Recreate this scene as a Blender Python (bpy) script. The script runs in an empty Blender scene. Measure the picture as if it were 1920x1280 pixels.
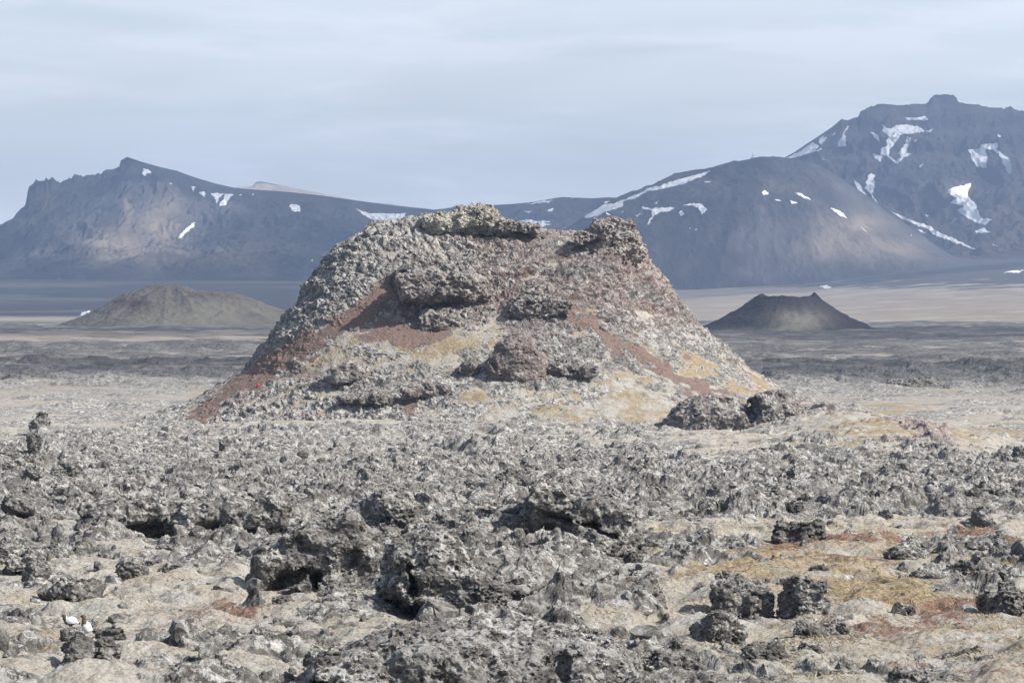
import bpy, bmesh, math, random
import numpy as np
from concurrent.futures import ThreadPoolExecutor
C = bpy.context.scene.collection
F = 5444.0            # focal length in photo pixels (1920 wide), horizon at photo row 560
HZ = 560.0
f4 = np.float32
Q = 1.0               # mesh density

# ------------------------------------------------------------------ noise
def _h(ix, iy, iz, seed):
    h = (ix.astype(np.uint32) * np.uint32(0x8da6b343)) ^ (iy.astype(np.uint32) * np.uint32(0xd8163841)) ^ (iz.astype(np.uint32) * np.uint32(0xcb1ab31f)) ^ np.uint32((seed * 0x9e3779b1) & 0xffffffff)
    h ^= h >> np.uint32(15); h *= np.uint32(0x2c1b3c6d); h ^= h >> np.uint32(12); h *= np.uint32(0x297a2d39); h ^= h >> np.uint32(15)
    return h
_g = np.random.RandomState(5).normal(size=(256, 3)); _g /= np.linalg.norm(_g, axis=1)[:, None]
GX, GY, GZ = [np.ascontiguousarray(_g[:, i] * 1.4, dtype=f4) for i in range(3)]
def _i32(a): return a.astype(np.int32)
def _perlin(x, y, z, seed):
    xf, yf, zf = np.floor(x), np.floor(y), np.floor(z)
    ix, iy, iz = _i32(xf), _i32(yf), _i32(zf)
    x = x - xf; y = y - yf; z = z - zf
    u = x*x*x*(x*(x*6-15)+10); v = y*y*y*(y*(y*6-15)+10); w = z*z*z*(z*(z*6-15)+10)
    out = None
    r = []
    for dz in (0, 1):
        for dy in (0, 1):
            for dx in (0, 1):
                k = (_h(ix+dx, iy+dy, iz+dz, seed) & np.uint32(255)).astype(np.intp)
                r.append(GX[k]*(x-dx) + GY[k]*(y-dy) + GZ[k]*(z-dz))
    a = r[0]+u*(r[1]-r[0]); b = r[2]+u*(r[3]-r[2]); c = r[4]+u*(r[5]-r[4]); d = r[6]+u*(r[7]-r[6])
    e = a+v*(b-a); g = c+v*(d-c)
    return (e+w*(g-e)).astype(f4)
def _worley(x, y, z, seed, flat):
    ix, iy, iz = _i32(np.floor(x)), _i32(np.floor(y)), _i32(np.floor(z))
    f1 = np.full(x.shape, 9, f4); f2 = np.full(x.shape, 9, f4); cid = np.zeros(x.shape, f4)
    for dz in ((0,) if flat else (-1, 0, 1)):
        for dy in (-1, 0, 1):
            for dx in (-1, 0, 1):
                cx, cy, cz = ix+dx, iy+dy, iz+dz
                h = _h(cx, cy, cz, seed)
                a = (h & np.uint32(1023)).astype(f4)/1023; b = ((h >> np.uint32(10)) & np.uint32(1023)).astype(f4)/1023; c = ((h >> np.uint32(20)) & np.uint32(1023)).astype(f4)/1023
                d = (cx+a-x)**2 + (cy+b-y)**2
                if not flat: d = d + (cz+c-z)**2
                m = d < f1
                f2 = np.where(m, f1, np.minimum(f2, d)); f1 = np.where(m, d, f1); cid = np.where(m, a*.37+b*.61+c*.02, cid)
    return np.sqrt(f1), np.sqrt(f2), cid
EX = ThreadPoolExecutor(4)
def par(fn, *arrs):
    shp = arrs[0].shape
    fl = [np.ascontiguousarray(a, dtype=f4).ravel() for a in arrs]
    n = fl[0].size; st = 120000
    parts = list(EX.map(lambda k: fn(*[a[k:k+st] for a in fl]), range(0, n, st)))
    if isinstance(parts[0], tuple):
        return tuple(np.concatenate([p[i] for p in parts]).reshape(shp) for i in range(len(parts[0])))
    return np.concatenate(parts).reshape(shp)
def pn(x, y, z=None, s=1.0, seed=0):
    if z is None: z = np.zeros_like(x)
    return par(lambda a, b, c: _perlin(a*f4(s), b*f4(s), c*f4(s)+f4(.37), seed), x, y, z)
def wo(x, y, z=None, s=1.0, seed=0):
    flat = z is None
    if flat: z = np.zeros_like(x)
    return par(lambda a, b, c: _worley(a*f4(s), b*f4(s), c*f4(s), seed, flat), x, y, z)
def fbm(x, y, z=None, s=1.0, seed=0, o=4, g=.5, l=2.03):
    t = 0; a = 1
    for i in range(o):
        t = t + a*pn(x, y, z, s*l**i, seed+i*7); a *= g
    return t
def ss(a, b, x):
    t = np.clip((x-a)/(b-a), 0, 1); return t*t*(3-2*t)
def G(px, row, cx, cy, rx, ry): return np.exp(-(((px-cx)/rx)**2 + ((row-cy)/ry)**2))
def polydist(px, row, pts):
    best = np.full(px.shape, 1e9, f4); tt = np.zeros(px.shape, f4); n = len(pts)-1
    for i in range(n):
        (x0, y0), (x1, y1) = pts[i], pts[i+1]; dx, dy = x1-x0, y1-y0
        t = np.clip(((px-x0)*dx+(row-y0)*dy)/(dx*dx+dy*dy), 0, 1)
        d = np.hypot(px-x0-t*dx, row-y0-t*dy); m = d < best
        best = np.where(m, d, best); tt = np.where(m, (i+t)/n, tt)
    return best, tt

# ------------------------------------------------------------------ mesh helpers
def grid_mesh(name, X, Y, Z, attrs, mat, wrap=False, smooth=False):
    n, m = X.shape
    co = np.stack([X, Y, Z], -1).reshape(-1, 3).astype(f4)
    idx = np.arange(n*m).reshape(n, m)
    if wrap: idx = np.concatenate([idx, idx[:, :1]], 1)
    q = np.stack([idx[:-1, :-1], idx[:-1, 1:], idx[1:, 1:], idx[1:, :-1]], -1).reshape(-1, 4)
    return raw_mesh(name, co, q, attrs, mat, smooth)
def raw_mesh(name, co, faces, attrs=None, mat=None, smooth=False, link=True):
    me = bpy.data.meshes.new(name)
    k = faces.shape[1]
    me.vertices.add(len(co)); me.vertices.foreach_set('co', np.ascontiguousarray(co, dtype=f4).ravel())
    me.loops.add(faces.size); me.loops.foreach_set('vertex_index', faces.astype(np.int32).ravel())
    me.polygons.add(len(faces)); me.polygons.foreach_set('loop_start', np.arange(0, faces.size, k, dtype=np.int32))
    me.polygons.foreach_set('use_smooth', np.full(len(faces), smooth))
    me.update(calc_edges=True)
    for kx, v in (attrs or {}).items():
        a = me.attributes.new(kx, 'FLOAT', 'POINT'); a.data.foreach_set('value', np.ascontiguousarray(v, dtype=f4).ravel())
    if mat: me.materials.append(mat)
    o = bpy.data.objects.new(name, me)
    if link: C.objects.link(o)
    return o
def tag(o, label=None, cat=None, group=None, kind=None):
    if label: o['label'] = label
    if cat: o['category'] = cat
    if group: o['group'] = group
    if kind: o['kind'] = kind
    return o

# ------------------------------------------------------------------ shader helpers
class NT:
    def __init__(s, mat):
        mat.use_nodes = True; s.t = mat.node_tree; s.t.nodes.clear()
    def n(s, typ, ins=None, **kw):
        nd = s.t.nodes.new(typ)
        for k, v in kw.items(): setattr(nd, k, v)
        for k, v in (ins or {}).items(): s.put(nd.inputs[k], v)
        return nd
    def put(s, sock, v):
        if isinstance(v, bpy.types.NodeSocket): s.t.links.new(v, sock)
        elif isinstance(v, bpy.types.Node): s.t.links.new(v.outputs[0], sock)
        else: sock.default_value = v
    def math(s, op, a, b=0.0, clamp=False):
        nd = s.t.nodes.new('ShaderNodeMath'); nd.operation = op; nd.use_clamp = clamp
        s.put(nd.inputs[0], a); s.put(nd.inputs[1], b); return nd.outputs[0]
    def step(s, v, a, b, lo=0.0, hi=1.0):
        nd = s.t.nodes.new('ShaderNodeMapRange'); nd.interpolation_type = 'SMOOTHSTEP'
        s.put(nd.inputs['Value'], v); nd.inputs['From Min'].default_value = a; nd.inputs['From Max'].default_value = b
        nd.inputs['To Min'].default_value = lo; nd.inputs['To Max'].default_value = hi; return nd.outputs[0]
    def noise(s, vec, scale, detail=4, rough=.6, dist=0.0):
        nd = s.n('ShaderNodeTexNoise', {'Vector': vec, 'Scale': scale, 'Detail': detail, 'Roughness': rough, 'Distortion': dist}); return nd.outputs['Fac']
    def mix(s, f, a, b, mode='MIX'):
        nd = s.t.nodes.new('ShaderNodeMix'); nd.data_type = 'RGBA'; nd.blend_type = mode
        s.put(nd.inputs[0], f); s.put(nd.inputs[6], a if isinstance(a, bpy.types.NodeSocket) else tuple(a)+(1,) if len(a) == 3 else a)
        s.put(nd.inputs[7], b if isinstance(b, bpy.types.NodeSocket) else tuple(b)+(1,) if len(b) == 3 else b); return nd.outputs[2]
    def attr(s, name): return s.n('ShaderNodeAttribute', attribute_name=name).outputs['Fac']
def surf_out(t, col, rough=.95, bump=None, bs=.4, bd=.05, spec=.15):
    b = t.n('ShaderNodeBsdfPrincipled', {'Base Color': col, 'Roughness': rough, 'Specular IOR Level': spec})
    if bump is not None:
        bn = t.n('ShaderNodeBump', {'Strength': bs, 'Distance': bd, 'Height': bump}); t.put(b.inputs['Normal'], bn.outputs[0])
    o = t.n('ShaderNodeOutputMaterial', {'Surface': b.outputs[0]})
    return b

def lava_material(name, k=1.0, dark=1.0, pink=0.0, lich=.0, warm=0):
    m = bpy.data.materials.new(name); t = NT(m)
    geo = t.n('ShaderNodeNewGeometry'); P = geo.outputs['Position']
    nz = t.n('ShaderNodeSeparateXYZ', {0: geo.outputs['Normal']}).outputs[2]
    big = t.noise(P, .35*k, 4, .6)
    n2 = t.noise(P, 5.0*k, 8, .78)
    n3 = t.noise(P, 2.2*k, 11, .82, .3)
    n4 = t.noise(P, 1.1*k, 9, .8)
    n5 = t.noise(P, 7.5*k, 6, .8)
    rk = t.mix(t.step(n2, .36, .52), (.050*dark, .048*dark, .045*dark), (.150*dark, .142*dark, .130*dark))
    rk = t.mix(t.step(n2, .5, .68), rk, (.25*dark, .24*dark, .222*dark))
    rk = t.mix(t.step(n4, .5, .66, 0, .5), rk, (.10*dark, .085*dark, .07*dark))
    rk = t.mix(t.step(t.noise(P, .5*k, 4, .6), .47, .62, 0, .4), rk, (.08*dark, .070*dark, .066*dark))
    # pale crustose lichen on the rock
    li = t.math('MULTIPLY', t.step(t.math('ADD', n3, t.math('MULTIPLY', nz, .05)), .535-lich, .60-lich), t.math('MULTIPLY', t.step(big, .30, .60, .5, 1.0), t.step(t.noise(P, .9*k, 5, .65), .36, .60, .45, 1.0)))
    rk = t.mix(li, rk, t.mix(t.step(n5, .4, .62), (.335, .325, .30) if not warm else (.36, .33, .26), (.56, .55, .525) if not warm else (.56, .54, .46)))
    rk = t.mix(t.step(n5, .66, .70, 0, .75), rk, (.75, .75, .74))
    rk = t.mix(t.step(t.noise(P, 1.7*k, 6, .75), .66, .72, 0, .5), rk, (.42, .22, .07))
    cloud_shade = t.attr('cloud_shade')
    rk = t.mix(t.math('MULTIPLY', cloud_shade, .95, True), rk, t.mix(t.step(n4, .4, .6), (.05, .05, .054), (.11, .107, .105)))  # darker far lava: cloud shade put into the rock colour
    red = t.math('ADD', t.attr('red'), pink, True)
    rc = t.mix(t.step(n4, .38, .6), (.165, .085, .068), (.31, .225, .205))
    rk = t.mix(t.math('MULTIPLY', t.math('MULTIPLY', red, t.step(n2, .3, .62, 1.0, .45)), t.step(li, .2, .9, .95, .5)), rk, rc)
    sc = t.mix(t.step(n5, .35, .65), (.125, .088, .073), (.24, .175, .148))
    rk = t.mix(t.step(t.math('ADD', t.attr('scoria'), t.math('MULTIPLY', t.math('SUBTRACT', n3, .5), 2.0)), .36, .64), rk, sc)
    # moss carpet: grey woolly moss, straw, brown cushions, golden grass, rusty heath
    m1 = t.noise(P, .55*k, 9, .72); m2 = t.noise(P, 1.5*k, 9, .75); m3 = t.noise(P, 14*k, 4, .8)
    ms = t.mix(t.step(m1, .40, .60), (.39, .378, .345), (.355, .318, .258))
    ms = t.mix(t.step(m2, .50, .66, 0, .75), ms, (.225, .185, .135))
    ms = t.mix(t.step(n3, .55, .66, 0, .7), ms, (.52, .51, .475))
    ms = t.mix(t.math('MULTIPLY', t.attr('dull'), .85, True), ms, t.mix(t.step(m1, .4, .6), (.145, .118, .092), (.225, .187, .148)))
    oc = t.math('ADD', t.attr('ochre'), t.math('MULTIPLY', t.math('SUBTRACT', t.noise(P, .8*k, 8, .72), .5), 2.0))
    ms = t.mix(t.step(oc, .42, .95, 0, .8), ms, t.mix(t.step(n5, .38, .62), (.14, .095, .042), (.385, .30, .17)))
    sh = t.math('ADD', t.attr('shrub'), t.math('MULTIPLY', t.math('SUBTRACT', t.noise(P, 1.3*k, 9, .78), .5), 2.2))
    ms = t.mix(t.step(sh, .46, .70, 0, .85), ms, t.mix(t.step(n5, .4, .62), (.085, .036, .027), (.27, .15, .105)))
    ms = t.mix(t.step(m3, .50, .36, 0, .65), ms, (.12, .10, .08))
    ms = t.mix(t.step(m3, .60, .72, 0, .5), ms, (.60, .57, .51))
    mf = t.step(t.math('ADD', t.math('MULTIPLY', t.attr('moss'), .88), t.math('MULTIPLY', t.math('SUBTRACT', n2, .5), 1.9)), .40, .60)
    col = t.mix(mf, rk, ms)
    surf_out(t, col, .95, t.math('ADD', t.math('ADD', n2, n3), t.math('ADD', t.math('MULTIPLY', n5, .6), t.math('MULTIPLY', m3, .5))), .75, .10/k, .1)
    return m
M_ground = lava_material('lava_ground', 1.0, 1.05, .0, .026)
M_cone = lava_material('cone_rock', .62, 1.0, .0, .045)
M_rock = lava_material('lava_rock', 1.3, .95, .0, .022)
M_crag = lava_material('crag_rock', .6, 1.0, .24, .03)
M_redrock = lava_material('red_crag_rock', .6, 1.15, .46, .0)
M_knob = lava_material('reddish_rim_rock', .5, 1.3, .42, .05)
M_mound = lava_material('pale_mound_rock', 1.2, .95, .0, .045)
M_pale = lava_material('pale_lichen_rock', .5, 1.3, .0, .11, 1)
M_pinkrock = lava_material('reddish_lava_rock', 1.2, 1.0, .26, .02)
M_dark = lava_material('dark_lava_rock', 1.3, .8, .0, -.01)

# ------------------------------------------------------------------ ground
def row_flat_z(y):
    near = -(4.99 + .0367*y)
    return np.maximum(near, -16.0 - 0*y) if False else np.where(y < 300, near, -16.0)
def far_params(px):
    d0 = np.interp(px, [0, 700, 1200, 1920], [2600, 2400, 1800, 1700])
    rt = np.interp(px, [-300, 600, 1000, 1300, 1500, 1750, 1920, 2300], [520, 525, 545, 541, 531, 500, 487, 480])
    return d0, (HZ-rt)*4800/F
def base_z(x, y):
    px = 960 + F*x/y
    near = -(4.99+.0367*y)
    k = .5*(near-16.0) + .5*np.sqrt((near+16.0)**2 + .35)    # smooth max(near, -16)
    k = np.where(y < 900, k, -16.0)
    d0, z1 = far_params(px)
    t = np.clip((y-d0)/(4800-d0), 0, 1.3)
    return k + (z1+16.0)*t*t*(1.6-.6*t)

L_STRIP = [(735, 545), (690, 580), (640, 612), (575, 648), (500, 690), (430, 738), (365, 782)]
R_STRIP = [(1040, 568), (1090, 600), (1180, 650), (1260, 695), (1330, 742), (1400, 792)]
M_STRIP = [(757, 762), (800, 790), (850, 815), (905, 838)]

# where the named rocks stand (photo pixel of the foot, width): the ground stays level round their feet
ROCK_FEET = [(1015, 1052, 340), (845, 1172, 250), (585, 1112, 240), (725, 1018, 170), (890, 1300, 640), (350, 1014, 400), (58, 982, 90), (1150, 1150, 205), (1392, 1164, 130), (1508, 1166, 118), (1882, 1164, 92), (1498, 1024, 100), (1842, 958, 90), (1912, 962, 44), (1335, 1202, 115), (1530, 1200, 110), (1268, 1290, 150), (1425, 1248, 110), (1820, 1246, 110), (1745, 1292, 190), (1688, 1162, 46), (1700, 1052, 120), (1880, 1062, 86), (1838, 1002, 60), (1770, 1098, 130), (1428, 962, 74), (1600, 930, 60), (1885, 876, 62), (168, 1276, 105), (346, 1192, 52), (398, 1248, 76), (640, 1148, 84), (45, 1082, 100), (248, 1100, 64), (338, 1090, 90), (392, 1112, 50), (130, 1132, 120), (612, 1290, 110), (76, 822, 42), (1706, 730, 125)]
CX, CY = (905-960)*360/F, 360.0      # axis of the spatter cone
def build_ground():
    us = np.arange(-.25, .2501, .00058/Q)
    ys = [43.0]
    while ys[-1] < 330: ys.append(ys[-1]*(1+.00060/Q))
    while ys[-1] < 600: ys.append(ys[-1]*(1+.0012/Q))
    while ys[-1] < 2000: ys.append(ys[-1]*(1+.0026/Q))
    while ys[-1] < 6000: ys.append(ys[-1]*(1+.005))
    ys = np.array(ys)
    U, Y = np.meshgrid(us, ys); X = U*Y
    X = X.astype(f4); Y = Y.astype(f4)
    zb = base_z(X.astype(np.float64), Y.astype(np.float64))
    PX = (960+F*U).astype(f4); ROW = (HZ-F*zb/Y).astype(f4)
    w1 = pn(X, Y, None, .12, 3); w2 = pn(X, Y, None, .12, 4)
    wp = PX + 70*w1*np.minimum(1, 90/Y)*1.5; wr = ROW + 22*w2*np.minimum(1, 200/Y)
    nearm = ss(420, 300, Y)
    R = .36 + .0*wp
    R = R + .25*ss(1010, 965, wr)*ss(1330, 1180, wp)*ss(770, 800, wr)
    R = R + .25*ss(965, 940, wr)*ss(850, 880, wr)*ss(1150, 1260, wp)
    R = R + .45*G(wp, wr, 820, 1050, 330, 120) + .25*G(wp, wr, 900, 1220, 280, 70)
    R = R - .12*G(wp, wr, 330, 1130, 260, 70) - .10*G(wp, wr, 150, 1240, 300, 60)
    R = R - .13*G(wp, wr, 1560, 1090, 380, 150) + .12*G(wp, wr, 80, 1060, 130, 60)
    R = R - .22*G(wp, wr, 1700, 835, 200, 30)
    # plain beyond the cone: bands of lava, cloud shade put into their colour, and of pale moss
    bl = np.interp(ROW, [560, 594, 596, 604, 607, 617, 622, 634, 639, 648, 654, 668, 674, 682, 688, 694, 700, 718, 732, 745, 790, 830],
                        [.95, .95, .05, .05, .85, .85, .12, .06, .10, .75, .9, .62, .35, .8, .6, .45, .8, .7, .3, .16, .12, .2])
    br = np.interp(ROW, [486, 512, 535, 550, 590, 600, 606, 622, 632, 640, 652, 662, 668, 682, 690, 708, 722, 735, 765, 775, 800, 830],
                        [.9, .9, .6, .12, .10, .25, .75, .9, .75, .55, .75, .45, .35, .8, .65, .95, .9, .25, .2, .45, .35, .3])
    B = bl + (br-bl)*ss(700, 1150, PX)
    lg = np.log(Y)*60
    st = pn(PX*.012, lg*.9, None, 1.0, 21) + .6*pn(PX*.035, lg*2.2, None, 1.0, 22)
    Bf = B + .24*st + .30*pn(X, Y, None, .016, 26) + .26*pn(X, Y*.6, None, .05, 27)*ss(2500, 1200, Y)
    R = R*nearm + (1-nearm)*(.15 + .75*Bf)
    R = R - .17*ss(240, 290, Y)*nearm*np.exp(-((X-CX-12)/40)**2)*ss(-.3, .3, pn(X, Y, None, .12, 15)+.15)
    R = R + .40*pn(X, Y, None, .06, 11) + nearm*(.22*pn(X, Y, None, .15, 12) + .22*pn(X, Y, None, .35, 13) + .16*pn(X, Y, None, .8, 14)) + .35*np.exp(-(polydist(PX+25*w1, ROW+6*w2, [(1440, 800), (1560, 820), (1660, 842), (1760, 858)])[0]/24)**2)*nearm
    R = np.clip(R, 0, 1.1).astype(f4)
    R[Y > 1900] = np.clip(Bf[Y > 1900], 0, 1)
    fine = ss(420, 220, Y); mid = ss(1300, 500, Y); far = ss(3000, 1200, Y)
    wx = X + .35*pn(X, Y, None, .9, 31); wy = Y + .35*pn(X, Y, None, .9, 32)
    rg = 1-2*np.abs(pn(wx, wy, None, .17, 41)); rg2 = 1-2*np.abs(pn(wx, wy, None, .42, 42))
    f1, f2, c1 = wo(wx, wy, None, .62, 51)
    blk = (c1-.5)*1.3 + .3*ss(.0, .25, f2-f1)
    g1, g2, c2 = wo(wx+.3*pn(X, Y, None, 2.1, 33), wy, None, 1.5, 52)
    blk2 = (c2-.5)*1.2 + .15*ss(.0, .2, g2-g1)
    h1, h2, c3 = wo(X, Y, None, 3.6, 53)
    blk3 = (c3-.5) + .15*ss(.0, .3, h2-h1)
    rt, rtt = polydist(PX + 25*w1, ROW*1.0 + 6*w2, [(1440, 800), (1560, 820), (1660, 842), (1760, 858), (1850, 868)])
    flank = ss(52, 2, rt)*ss(250, 285, Y)*ss(400, 350, Y)
    crag = ss(.02, .30, pn(wx, wy, None, .13, 44) + .35*pn(wx, wy, None, .42, 45) + .8*(R-.62))*ss(.25, .6, R)
    crag2 = ss(.05, .30, pn(wx, wy, None, .33, 46) + .3*pn(wx, wy, None, 1.1, 47) + .7*(R-.6))*ss(.2, .55, R)
    og = ss(.34, .58, pn(wx*.55, wy*1.1, None, .30, 56) + .5*pn(wx, wy, None, .8, 57) + .25*pn(wx, wy, None, 2.1, 58))*nearm*ss(.95, .6, R)
    A = .10 + .85*R**1.3*(1-.25*(1-nearm)) + .18*og
    Am = .22 + .45*R
    B0 = Am*(.42*rg*far + .30*rg2*mid) + .25*fbm(X, Y, None, .05, 65, 3) + .7*nearm*ss(200, 260, Y)*ss(-.05, .5, pn(X, Y, None, .05, 48)) + 1.5*ss(225, 312, Y)*ss(420, 340, Y)*np.exp(-((X-CX-2)/44)**4)
    B0 = B0 + flank*2.6*(1-.75*rtt)
    rock = B0 + A*(.15*rg2*mid + .50*(blk-.2)*mid + .26*(blk2-.2)*fine + .12*(blk3-.2)*fine + .09*fbm(X, Y, None, 3.1, 61, 3)*fine + .36*(.22-np.abs(pn(wx, wy, None, 1.0, 49)))*fine + .30*(.22-np.abs(pn(wx, wy, None, 2.3, 54)))*fine + .26*(.22-np.abs(pn(X, Y, None, 5.2, 55)))*fine + .13*(.22-np.abs(pn(X, Y, None, 11, 59)))*fine)
    rock = rock + .34*og + (.72*crag*mid + .36*crag2*fine*(.5+.5*R))*(.35+.65*nearm)
    rock = rock + (1-nearm)*(1.3*np.clip(pn(X, Y, None, .03, 68), -.1, 1) + 1.0*ss(.1, .35, pn(X, Y, None, .07, 69)) + .9*ss(.12, .4, pn(X, Y, None, .16, 79))*mid)*R*far
    lvl = .37 - .78*R + .05*flank + .22*np.clip(pn(X, Y, None, .11, 77)+.5*pn(X, Y, None, .3, 78), -.4, 1)*nearm
    moss = B0 + lvl + .14*og + .16*pn(X, Y, None, 1.1, 76)*fine + .20*ss(.5, .9, R) + .45*(.75*crag*mid + .5*crag2*fine) + fine*(.20*pn(X, Y, None, .62, 71)+.12*pn(X, Y, None, 1.5, 72)+.05*pn(X, Y, None, 3.4, 75)) + fine*(.035*pn(X, Y, None, 7, 73) + .022*pn(X, Y, None, 15, 74))
    dz = rock-moss
    mm = ss(.07, -.05, dz)
    k = .05
    hgt = .5*(rock+moss) + .5*np.sqrt(dz*dz+k*k)
    hgt = hgt - .15*nearm
    for (hp_, hr_, hw_) in ROCK_FEET:
        if hr_ < 850: continue
        d_ = 27170/(hr_-760); wm = hw_*d_/F
        a0, a1 = np.searchsorted(ys, [d_-1.5*wm, d_+1.5*wm]); b0, b1 = np.searchsorted(us, [(hp_-960-hw_)/F, (hp_-960+hw_)/F])
        if a1 <= a0 or b1 <= b0: continue
        sl = (slice(a0, a1), slice(b0, b1))
        q = np.exp(-((PX[sl]-hp_)/(hw_*.55))**4 - ((Y[sl]-d_)/(wm*.6))**4)
        hgt[sl] = hgt[sl]*(1-q) + q*np.clip(hgt[sl], -.12, .06)
    damp = ss(5200, 2500, Y)
    Z = zb + hgt*damp
    mm = np.where(Y > 1500, (1-ss(.3, .75, R + .25*pn(PX*.05, lg*5, None, 1, 23) + .2*pn(PX*.02, lg*9, None, 1, 28)))*.85+.05, mm).astype(f4)
    # ragged overhangs: shove rock sideways
    vz = (Z*1.7).astype(f4)
    s = ((1-mm)*A*fine).astype(f4)
    X2 = X + s*(.30*pn(X, Y, vz, 1.25, 81) + .13*pn(X, Y, vz, 3.3, 82) + .08*pn(X, Y, vz*2, 8, 85))
    Y2 = Y + s*(.30*pn(X, Y, vz, 1.25, 83) + .13*pn(X, Y, vz, 3.3, 84))
    Z = Z + s*(.06*pn(X, Y, vz*2, 5.5, 86) + .04*pn(X, Y, vz*3, 11, 87))
    oc = -.22*ss(900, 500, wp)*nearm + .5*G(wp, wr, 1350, 1040, 200, 45) + .7*G(wp, wr, 60, 1225, 110, 35) + .8*G(wp, wr, 1650, 1120, 120, 30) + .3*ss(1150, 1300, wp)*ss(960, 1000, wr) \
        + .7*G(wp, wr, 1700, 850, 130, 14) + .8*G(wp, wr, 1690, 772, 90, 12)*(Y > 300) + .6*G(wp, wr, 1890, 820, 70, 16) + .17 + .22*ss(230, 280, Y)*nearm + .45*pn(X, Y, None, .11, 91) + .35*pn(X, Y, None, .5, 93)
    oc = np.where(Y > 900, .25+.55*pn(PX*.03, lg*7, None, 1, 24), oc)
    sh = .75*np.clip(G(wp, wr, 1500, 1035, 300, 16) + G(wp, wr, 1650, 1195, 220, 25) + G(wp, wr, 430, 1165, 110, 28) + G(wp, wr, 1080, 1130, 120, 25) + G(wp, wr, 1850, 1010, 90, 14) + G(wp, wr, 1860, 1130, 120, 18) + G(wp, wr, 270, 1210, 60, 25), 0, 1) \
        + .14*ss(200, 1300, wp) + .50*pn(X, Y, None, .16, 92) + .3*pn(X, Y, None, .7, 94) - .02
    sh = np.where(Y > 500, .15+.5*pn(PX*.02, lg*4, None, 1, 25), sh)
    z0 = np.zeros_like(X)
    dull = ss(350, 600, Y)*np.clip(.8+.6*st, 0, 1)*(1-.12*ss(1400, 2000, Y))
    cloud_shade = np.clip(ss(420, 700, Y)*(.85+.5*st), 0, 1)*np.clip(1.3-1.6*mm, 0, 1)  # cloud shade painted into the tone of the far lava bands
    cloud_shade = np.maximum(cloud_shade, ss(2500, 2900, Y)*np.clip(ss(.3, .8, Bf), 0, 1)*1.8)  # same painted cloud shade on the strip below the mountains
    o = grid_mesh('lava_field', X2, Y2, Z, {'cloud_shade': cloud_shade, 'dull': dull, 'moss': mm, 'ochre': oc, 'shrub': sh, 'red': .8*flank*(.6+.8*w2), 'scoria': z0}, M_ground)
    tag(o, 'grey lava field with pale moss spreading from the foreground to the far plain', None, None, 'structure')
    return us, ys, Z, mm
US, YS, GZm, GMOSS = build_ground()
def ground_at(x, y):
    i = np.clip(np.searchsorted(YS, y), 1, len(YS)-1); j = np.clip(np.searchsorted(US, x/y), 1, len(US)-1)
    return float(GZm[i, j])
def at_row(px, row):
    """ground point seen at photo pixel (px,row) on the smooth base"""
    d = 27170/(row-760) if row > 850 else 87100/max(row-560, 1)
    x = (px-960)*d/F
    return x, d, float(base_z(np.float64(x), np.float64(d)))

# coarse land all around, lower than the detailed sheet where both lie
def build_outer():
    th = np.linspace(0, 2*math.pi, 541)[:-1]; r = np.geomspace(2, 16000, 140)
    T, Rr = np.meshgrid(th, r); X = Rr*np.cos(T); Y = Rr*np.sin(T)
    z = -np.minimum(1.75 + .09*Rr, np.minimum(4.99+.0367*Rr, 16.0)) - .02
    drop = ss(38, 50, Y)*ss(.252, .205, np.abs(X/np.maximum(Y, 1)))
    z = z-3.0*drop + .25*pn(X.astype(f4), Y.astype(f4), None, .05, 7)
    mo = .55+.4*pn(X.astype(f4), Y.astype(f4), None, .02, 8); z0 = np.zeros_like(X)
    o = grid_mesh('ground', X, Y, z, {'moss': mo, 'ochre': z0+.1, 'shrub': z0, 'red': z0, 'scoria': z0}, M_ground, wrap=True)
    tag(o, None, None, None, 'structure')
build_outer()

# ------------------------------------------------------------------ spatter cone
S = 360/F
def prof(pts, rr):
    return np.interp(rr, [p[0]*S for p in pts], [-(p[1]-HZ)*S for p in pts])
LEFT = [(0, 425), (30, 408), (145, 412), (205, 428), (262, 462), (293, 492), (322, 532), (347, 568), (372, 602), (402, 645), (447, 700), (552, 755), (637, 789), (720, 806), (820, 830), (1000, 880)]
RIGHT = [(0, 425), (100, 440), (180, 444), (215, 440), (240, 430), (275, 428), (288, 440), (310, 492), (338, 526), (360, 562), (383, 592), (443, 642), (500, 694), (575, 738), (650, 769), (720, 793), (800, 812), (880, 830), (1000, 870)]
FRONT = [(0, 430), (60, 438), (110, 450), (150, 488), (185, 512), (205, 540), (300, 604), (430, 678), (560, 745), (680, 795), (760, 818), (1000, 880)]
def cone_z(rr, th):
    c, s = np.cos(th), np.sin(th)
    wr = np.clip(c, 0, 1)**2; wl = np.clip(-c, 0, 1)**2; wf = np.clip(-s, 0, 1)**2; wb = np.clip(s, 0, 1)**2
    return wr*prof(RIGHT, rr) + wl*prof(LEFT, rr) + wf*prof(FRONT, rr) + wb*prof(LEFT, rr)
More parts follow.
